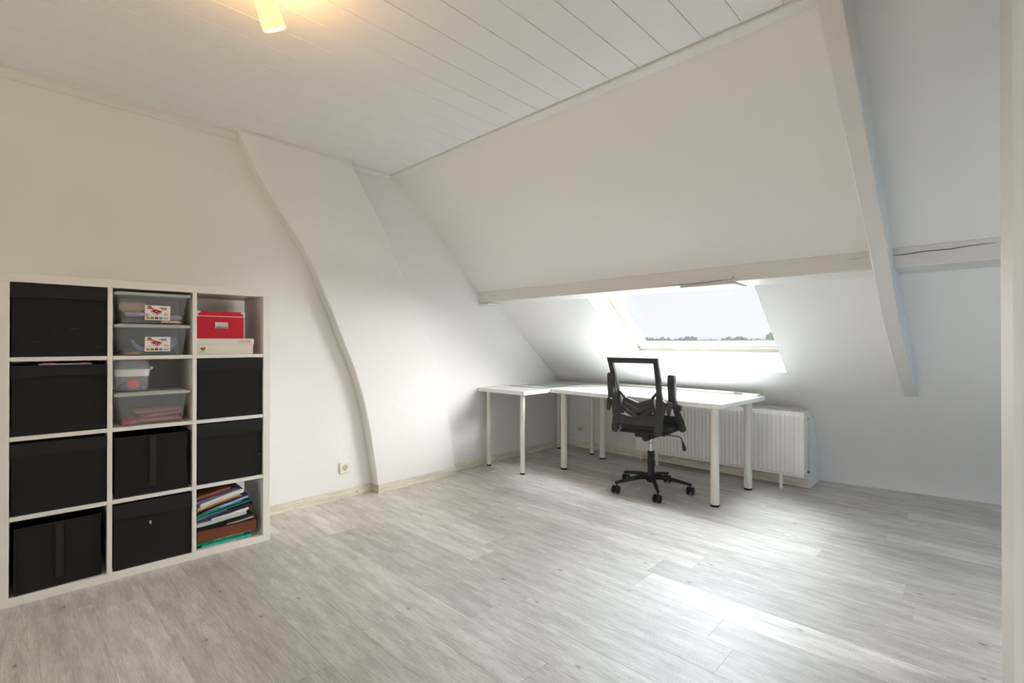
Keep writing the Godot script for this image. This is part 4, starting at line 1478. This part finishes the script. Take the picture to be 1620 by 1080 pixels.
	s.grid([ring.call(0.045, 0.001), ring.call(0.061, 0.004), ring.call(0.066, 0.014), ring.call(0.0695, 0.068)], true)
	obj("body", s, M.tub, t)
	s = S()
	s.grid([ring.call(0.0695, 0.064), ring.call(0.0715, 0.066), ring.call(0.0725, 0.092), ring.call(0.0700, 0.094)], true)
	obj("band", s, M.tub_band, t)
	s = S()
	s.grid([ring.call(0.0735, 0.093), ring.call(0.0740, 0.098), ring.call(0.0700, 0.101), ring.call(0.0680, 0.120), ring.call(0.0620, 0.132), ring.call(0.048, 0.138), ring.call(0.01, 0.140)], true)
	obj("lid", s, M.tub, t)
	s = S()
	s.prism(PackedVector2Array([Vector2(0.070, 0.104), Vector2(0.084, 0.111), Vector2(0.089, 0.124), Vector2(0.074, 0.127)]), -0.02, 0.02, 0.002)
	obj("clip", s, M.tub_band, t)
	s = S(Transform3D(Basis(Vector3.RIGHT, PI / 2), Vector3.ZERO))
	s.lathe([Vector2(0, -0.008), Vector2(0.022, -0.008), Vector2(0.0265, -0.004), Vector2(0.0265, 0.004), Vector2(0.020, 0.008), Vector2(0, 0.008)], 28, true)
	lone("yarn_disc", s, mat(0.90, 0.27, 0.28, 0.7), "coral red disc standing inside the translucent tub", "disc", in_cell(1, 1, 0.086, 0.169 + 0.040, -0.040))
	s = S()
	s.grid([ring.call(0.02, 0.0), ring.call(0.052, 0.002), ring.call(0.054, 0.02), ring.call(0.03, 0.034), ring.call(0.01, 0.036)], true)
	lone("sewing_bits", s, relief(mat(0.40, 0.44, 0.52, 0.8), 0.3, 0.04, 5.0, 22), "grey blue odds and ends heaped behind the coral disc", "sewing supplies", in_cell(1, 1, 0.084, 0.173, -0.11))
	s = S()
	s.tube([Vector3(-0.02, 0.0, 0), Vector3(0.0, 0.004, 0.01), Vector3(0.035, 0.012, 0.0)], 0.0022, 8)
	lone("pin", s, M.chrome, "thin metal pin lying under the domed lid of the tub", "pin", in_cell(1, 1, 0.085, 0.169 + 0.122, -0.06))

func right_column() -> void:
	# white shoebox and the red box on it
	var h := 0.088
	var t := thing("shoebox", "cream white shoebox with gold heart under the red box", "box", in_cell(2, 0, 0.148, 0.0005, -0.016))
	var s := S()
	s.ab(Vector3(-0.146, 0, -0.30), Vector3(0.136, h - 0.01, -0.003), 0.001)
	obj("body", s, M.card, t)
	s = S()
	s.ab(Vector3(-0.148, h - 0.034, -0.303), Vector3(0.140, h, 0), 0.0012)
	obj("lid", s, M.card, t)
	s = S()
	var hp := PackedVector2Array()
	for j in 28:
		var a := TAU * j / 28
		hp.append(Vector2(pow(sin(a), 3.0) * 0.0125, (13 * cos(a) - 5 * cos(2 * a) - 2 * cos(3 * a) - cos(4 * a)) * 0.00078) + Vector2(-0.116, 0.030))
	s.prism(hp, -0.0035, -0.0022)
	var hm := obj("heart_mark", s, M.gold, t)
	hm.set_meta("label", "gold heart emblem")
	var tm := TextMesh.new()
	tm.text = "AOOUSTERN"
	tm.font_size = 10
	tm.pixel_size = 0.00105
	tm.depth = 0.0006
	var fnt := SystemFont.new()
	fnt.font_names = PackedStringArray(["Droid Sans"])
	tm.font = fnt
	var o := obj("lettering", tm, M.ink, t)
	o.position = Vector3(0.092, h - 0.017, 0.0004)
	o.set_meta("label", "small grey printed lettering")
	s = S()
	for k in 5:
		s.ab(Vector3(-0.128 + k * 0.005, 0.0125, -0.0035), Vector3(-0.1255 + k * 0.005, 0.0155, -0.0024))
	obj("small_print", s, M.ink, t)
	# red box with metal corners
	t = thing("red_box", "red lidded box with white label holder and metal corners on the shoebox", "box", in_cell(2, 0, 0.120, h + 0.001, -0.020))
	var w := 0.116
	var hh := 0.150
	s = S()
	s.ab(Vector3(-w, 0, -0.30), Vector3(w, hh - 0.004, -0.003), 0.001)
	obj("body", s, M.red, t)
	s = S()
	s.ab(Vector3(-w - 0.003, hh - 0.026, -0.303), Vector3(w + 0.003, hh, 0), 0.001)
	obj("lid", s, M.red, t)
	s = S()
	s.ab(Vector3(-w - 0.0035, hh - 0.029, -0.302), Vector3(w + 0.0035, hh - 0.0255, 0.0012), 0.0008)
	obj("lid_edge", s, M.metal_white, t)
	for sd in [-1.0, 1.0]:
		s = S()
		s.prism(PackedVector2Array([Vector2(sd * (w + 0.0045), hh + 0.001), Vector2(sd * (w - 0.016), hh + 0.001), Vector2(sd * (w - 0.016), hh - 0.009), Vector2(sd * (w - 0.006), hh - 0.012), Vector2(sd * (w - 0.004), hh - 0.027), Vector2(sd * (w + 0.0045), hh - 0.027)]), -0.02, 0.0018, 0.0006)
		obj("corner_fitting", s, M.metal_white, t)
	s = S()
	s.ab(Vector3(-0.030, 0.055, -0.0035), Vector3(0.034, 0.090, -0.001), 0.0006)
	s.ab(Vector3(-0.030, 0.055, -0.002), Vector3(-0.026, 0.090, 0.0035), 0.001)
	s.ab(Vector3(0.030, 0.055, -0.002), Vector3(0.034, 0.090, 0.0035), 0.001)
	s.ab(Vector3(-0.030, 0.086, -0.002), Vector3(0.034, 0.090, 0.0035), 0.001)
	s.ab(Vector3(-0.030, 0.055, -0.002), Vector3(0.034, 0.059, 0.004), 0.001)
	var lh := obj("label_holder", s, M.metal_white, t)
	s = S()
	s.tube([Vector3(-0.022, 0.060, 0.002), Vector3(-0.019, 0.062, 0.010), Vector3(0.023, 0.062, 0.010), Vector3(0.026, 0.060, 0.002)], 0.004, 10)
	obj("finger_pull", s, mat(0.60, 0.59, 0.55, 0.35, 0.4), lh)

func sheet(x0: float, x1: float, y: float, h: float, z0: float, sag_l: float, tilt: float, seed_: int, d := 0.24) -> Shape:
	# a soft stack of paper: thin slab with a wavy front edge, drooping at its left end
	var f := FastNoiseLite.new()
	f.seed = seed_
	f.frequency = 9.0
	var rows := []
	for k in 2:
		pass
	var s := S()
	var n := 14
	var P := func(j: int, top: int, back: int) -> Vector3:
		var u := j / float(n)
		var x := lerpf(x0, x1, u)
		var yy := y + tilt * (u - 0.5) - sag_l * pow(1.0 - u, 3.0) + 0.0022 * f.get_noise_1d(x)
		return Vector3(x, yy + (h if top else 0.0), (z0 + 0.004 * f.get_noise_2d(x, 5.0)) if not back else z0 - d)
	for j in n:
		s.quad(P.call(j, 0, 0), P.call(j + 1, 0, 0), P.call(j + 1, 1, 0), P.call(j, 1, 0))
		s.quad(P.call(j, 1, 0), P.call(j + 1, 1, 0), P.call(j + 1, 1, 1), P.call(j, 1, 1))
		s.quad(P.call(j + 1, 0, 0), P.call(j, 0, 0), P.call(j, 0, 1), P.call(j + 1, 0, 1))
		s.quad(P.call(j + 1, 0, 1), P.call(j, 0, 1), P.call(j, 1, 1), P.call(j + 1, 1, 1))
	s.quad(P.call(0, 0, 1), P.call(0, 0, 0), P.call(0, 1, 0), P.call(0, 1, 1))
	s.quad(P.call(n, 0, 0), P.call(n, 0, 1), P.call(n, 1, 1), P.call(n, 1, 0))
	return s

func papers() -> void:
	var x := in_cell(2, 3, 0, 0, 0)
	var put := func(called: String, s: Shape, m: Material, label: String, category: String) -> void:
		lone(called, s, m, label, category, x)
	# bottom up
	put.call("paper_folder", sheet(0.004, 0.205, 0.0006, 0.004, -0.020, 0.0, 0.0, 1), mat(0.70, 0.68, 0.63, 0.7), "pale folder lowest in the paper pile, under the turquoise one", "folder")
	put.call("paper_folder", sheet(0.030, 0.275, 0.0050, 0.010, -0.022, 0.0, 0.0, 2), mat(0.20, 0.70, 0.66, 0.5), "turquoise folder at the bottom of the paper pile", "folder")
	put.call("paper_folder", sheet(0.004, 0.240, 0.0152, 0.016, -0.032, 0.0, 0.0, 3), mat(0.05, 0.52, 0.30, 0.5), "green folder just under the brown binder", "folder")
	put.call("loose_paper", sheet(0.085, 0.290, 0.0320, 0.003, -0.024, 0.0, 0.006, 4), mat(0.84, 0.83, 0.80, 0.8), "torn white paper sticking out between green folder and brown binder", "paper")
	var t := thing("binder_box", "brown leather box file lying flat in the paper pile", "box file", x * at(0, 0.0375, 0))
	var s := S()
	var br := relief(mat(0.44, 0.235, 0.115, 0.45), 0.05, 0.15, 3.0, 28)
	s.ab(Vector3(0.004, 0, -0.30), Vector3(0.304, 0.062, -0.016), 0.004)
	obj("body", s, br, t)
	s = S()
	s.ab(Vector3(0.002, 0.060, -0.305), Vector3(0.308, 0.066, -0.012), 0.002)
	obj("cover", s, mat(0.14, 0.10, 0.085, 0.5), t)
	put.call("document_case", sheet(0.004, 0.250, 0.1040, 0.018, -0.030, 0.0, 0.004, 5), mat(0.035, 0.035, 0.038, 0.5), "black document case on the brown box file", "case")
	put.call("magazine", sheet(0.150, 0.288, 0.1065, 0.006, -0.014, 0.0, 0.012, 6, 0.2), mat(0.72, 0.71, 0.70, 0.4), "glossy magazine with white edge poking out over the brown box file", "magazine")
	put.call("magazine", sheet(0.150, 0.290, 0.1128, 0.010, -0.016, 0.0, 0.012, 7, 0.2), mat(0.16, 0.15, 0.15, 0.4), "dark covered magazine on the white edged one in the paper pile", "magazine")
	put.call("ring_binder", sheet(0.006, 0.250, 0.1290, 0.020, -0.016, -0.004, 0.022, 8), mat(0.74, 0.76, 0.77, 0.5), "pale grey soft ring binder in the middle of the paper pile", "binder")
	put.call("paper_bundle", sheet(0.075, 0.262, 0.1500, 0.014, -0.020, 0.0, 0.026, 9), mat(0.86, 0.86, 0.85, 0.8), "white bundle of sheets on the pale ring binder", "paper")
	put.call("paper_folder", sheet(0.120, 0.285, 0.1650, 0.024, -0.024, 0.0, 0.024, 10), mat(0.075, 0.078, 0.085, 0.6), "charcoal folder right of the middle in the paper pile", "folder")
	put.call("paper_folder", sheet(0.010, 0.150, 0.1660, 0.005, -0.018, 0.006, 0.024, 11), mat(0.16, 0.27, 0.50, 0.5), "dark blue folder edge left of the charcoal folder", "folder")
	put.call("paper_folder", sheet(0.008, 0.150, 0.1735, 0.012, -0.020, 0.006, 0.022, 12), mat(0.50, 0.52, 0.56, 0.6), "grey folder over the dark blue edge, left side of the pile", "folder")
	put.call("paper_folder", sheet(0.004, 0.276, 0.1905, 0.007, -0.016, 0.008, 0.036, 13), mat(0.06, 0.42, 0.45, 0.5), "teal folder in the upper half of the paper pile", "folder")
	put.call("paper_folder", sheet(0.004, 0.225, 0.1985, 0.013, -0.018, 0.010, 0.034, 14), mat(0.10, 0.50, 0.38, 0.5), "emerald folder on the teal one", "folder")
	put.call("paper_bundle", sheet(0.036, 0.258, 0.2130, 0.010, -0.018, 0.010, 0.040, 15), mat(0.62, 0.70, 0.86, 0.7), "pale blue sheaf of paper on the emerald folder", "paper")
	put.call("paper_folder", sheet(0.030, 0.262, 0.2240, 0.005, -0.020, 0.010, 0.040, 16), mat(0.14, 0.22, 0.48, 0.5), "navy folder over the pale blue sheaf", "folder")
	put.call("paper_bundle", sheet(0.004, 0.226, 0.2300, 0.008, -0.018, 0.008, 0.038, 17), mat(0.62, 0.42, 0.20, 0.7), "orange brown envelope in the paper pile", "envelope")
	put.call("paper_bundle", sheet(0.010, 0.214, 0.2390, 0.008, -0.016, 0.006, 0.038, 18), mat(0.84, 0.78, 0.62, 0.8), "cream paper bundle on the orange brown envelope", "paper")
	put.call("paper_bundle", sheet(0.024, 0.236, 0.2480, 0.020, -0.022, 0.006, 0.036, 19), mat(0.87, 0.86, 0.88, 0.8), "thick white bundle of sheets near the top of the pile", "paper")
	put.call("paper_folder", sheet(0.004, 0.228, 0.2690, 0.007, -0.024, 0.004, 0.034, 20), mat(0.36, 0.48, 0.62, 0.6), "steel blue folder on the thick white bundle", "folder")
	put.call("paper_folder", sheet(0.004, 0.190, 0.2770, 0.005, -0.026, 0.004, 0.030, 21), mat(0.55, 0.18, 0.20, 0.6), "dark red folder near the top of the paper pile", "folder")
	put.call("paper_folder", sheet(0.004, 0.170, 0.2830, 0.014, -0.030, 0.004, 0.026, 22), mat(0.50, 0.33, 0.22, 0.6), "brown cardboard folder on top of the paper pile", "folder")

# ------------------------------------------------------------------ ceiling lamp
func lamp() -> void:
	var tip := Vector3(1.593, 2.30, 4.147)
	var top := Vector3(1.617, 2.441, 4.222)
	var up := (top - tip).normalized()
	var side := up.cross(Vector3.RIGHT).normalized()
	var x := Transform3D(Basis(up.cross(side).normalized() * -1.0, up, side), tip)
	x.basis = Basis(side.cross(up) * -1.0, up, side).orthonormalized()
	if x.basis.determinant() < 0: x.basis.x = -x.basis.x
	var t := thing("ceiling_spot", "lit ceiling spotlight with frosted glass cone shade glowing warm yellow", "lamp")
	var s := S(x)
	var l := 0.158
	s.lathe([Vector2(0.036, 0.0), Vector2(0.0395, -0.001), Vector2(0.041, 0.002), Vector2(0.035, l * 0.45), Vector2(0.028, l * 0.8), Vector2(0.022, l)], 32, true)
	var g := mat(0.98, 0.92, 0.78, 0.35)
	g.emission_enabled = true
	g.emission = Color(1.0, 0.80, 0.48)
	g.emission_energy_multiplier = 1.5
	g.cull_mode = BaseMaterial3D.CULL_DISABLED
	obj("shade", s, g, t)
	s = S(x)
	s.blob(Vector3(0, 0.055, 0), Vector3(0.020, 0.028, 0.020), null, 0.0, 18, 12)
	var b := mat(1, 0.95, 0.85, 0.4)
	b.emission_enabled = true
	b.emission = Color(1.0, 0.88, 0.62)
	b.emission_energy_multiplier = 3.0
	obj("bulb", s, b, t)
	s = S(x)
	s.lathe([Vector2(0, l - 0.006), Vector2(0.026, l - 0.006), Vector2(0.026, l + 0.03), Vector2(0.018, l + 0.036), Vector2(0, l + 0.036)], 24)
	obj("holder", s, M.chrome, t)
	var j := x * Vector3(0, l + 0.034, 0)
	s = S()
	s.tube([j, j + Vector3(0.0, 0.02, 0.0), Vector3(j.x + 0.005, CEIL - 0.018, j.z)], 0.006, 10)
	obj("arm", s, M.chrome, t)
	s = S()
	s.ab(Vector3(j.x - 0.05, CEIL - 0.022, j.z - 0.05), Vector3(j.x + 0.06, CEIL - 0.0005, j.z + 0.42), 0.006)
	obj("ceiling_bar", s, M.chrome, t)
	var o := OmniLight3D.new()
	o.name = "lamp_glow"
	o.position = x * Vector3(0, 0.055, 0)
	o.light_color = Color(1.0, 0.77, 0.47)
	o.light_energy = 0.16
	o.light_size = 0.02
	o.omni_range = 12.0
	o.omni_attenuation = 2.0
	o.shadow_enabled = true
	add_child(o)

# ------------------------------------------------------------------ outdoors
func outdoors() -> void:
	var g := S()
	g.quad(Vector3(-900, -7, 200), Vector3(900, -7, 200), Vector3(900, -7, -1200), Vector3(-900, -7, -1200))
	var o := obj("meadow", g, relief(mat(0.62, 0.66, 0.50, 0.95), 0.02, 30.0, 1.0, 40))
	o.set_meta("kind", "stuff")
	tag(o, "distant meadow outside below the skylight", "meadow")
	var f := noise_img(0, 0, 1.1, 70, 4)
	var hazed_foliage := []
	for c in [[0.76, 0.82, 0.73], [0.79, 0.83, 0.76], [0.73, 0.80, 0.72]]:  # leaf colours paled: distance haze is painted into the base colour
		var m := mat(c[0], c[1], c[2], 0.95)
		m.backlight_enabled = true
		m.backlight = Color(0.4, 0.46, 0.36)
		hazed_foliage.append(m)
	var bark := mat(0.42, 0.38, 0.33, 0.95)
	var r := RandomNumberGenerator.new()
	r.seed = 15
	var eye := Vector3(3.45, 0, 4.83)
	var n := 44
	for i in n:
		var a := lerpf(deg_to_rad(40.0), deg_to_rad(5.0), (i + r.randf_range(-0.3, 0.3)) / (n - 1.0))
		var d: float = 262.0 + 26.0 * [0, 2, 1, 3][i % 4] + r.randf_range(-3.0, 3.0)
		var w := r.randf_range(4.8, 6.6)
		var h := r.randf_range(9.8, 11.2)
		if i > 27 and i < 36 and i % 3 == 0: h += 1.8
		var p := eye + Vector3(-sin(a), 0, -cos(a)) * d
		p.y = -6.98
		var t := thing("tree", "green tree with haze painted into its colour in the distant row beyond the skylight", "tree", Transform3D(Basis(), p), "distant trees")
		var s := S()
		s.blob(Vector3(0, h * 0.55, 0), Vector3(w, h * 0.45, w), f, 0.55, 20, 14)
		s.blob(Vector3(w * 0.45, h * 0.45, w * 0.2), Vector3(w * 0.6, h * 0.30, w * 0.6), f, 0.5, 14, 10)
		s.blob(Vector3(-w * 0.5, h * 0.42, -w * 0.1), Vector3(w * 0.6, h * 0.28, w * 0.6), f, 0.5, 14, 10)
		obj("crown", s, hazed_foliage[i % 3], t)
		s = S()
		s.tube([Vector3(0, 0, 0), Vector3(0.1, h * 0.2, 0), Vector3(0, h * 0.5, 0)], [0.35, 0.28, 0.15], 8)
		obj("trunk", s, bark, t)
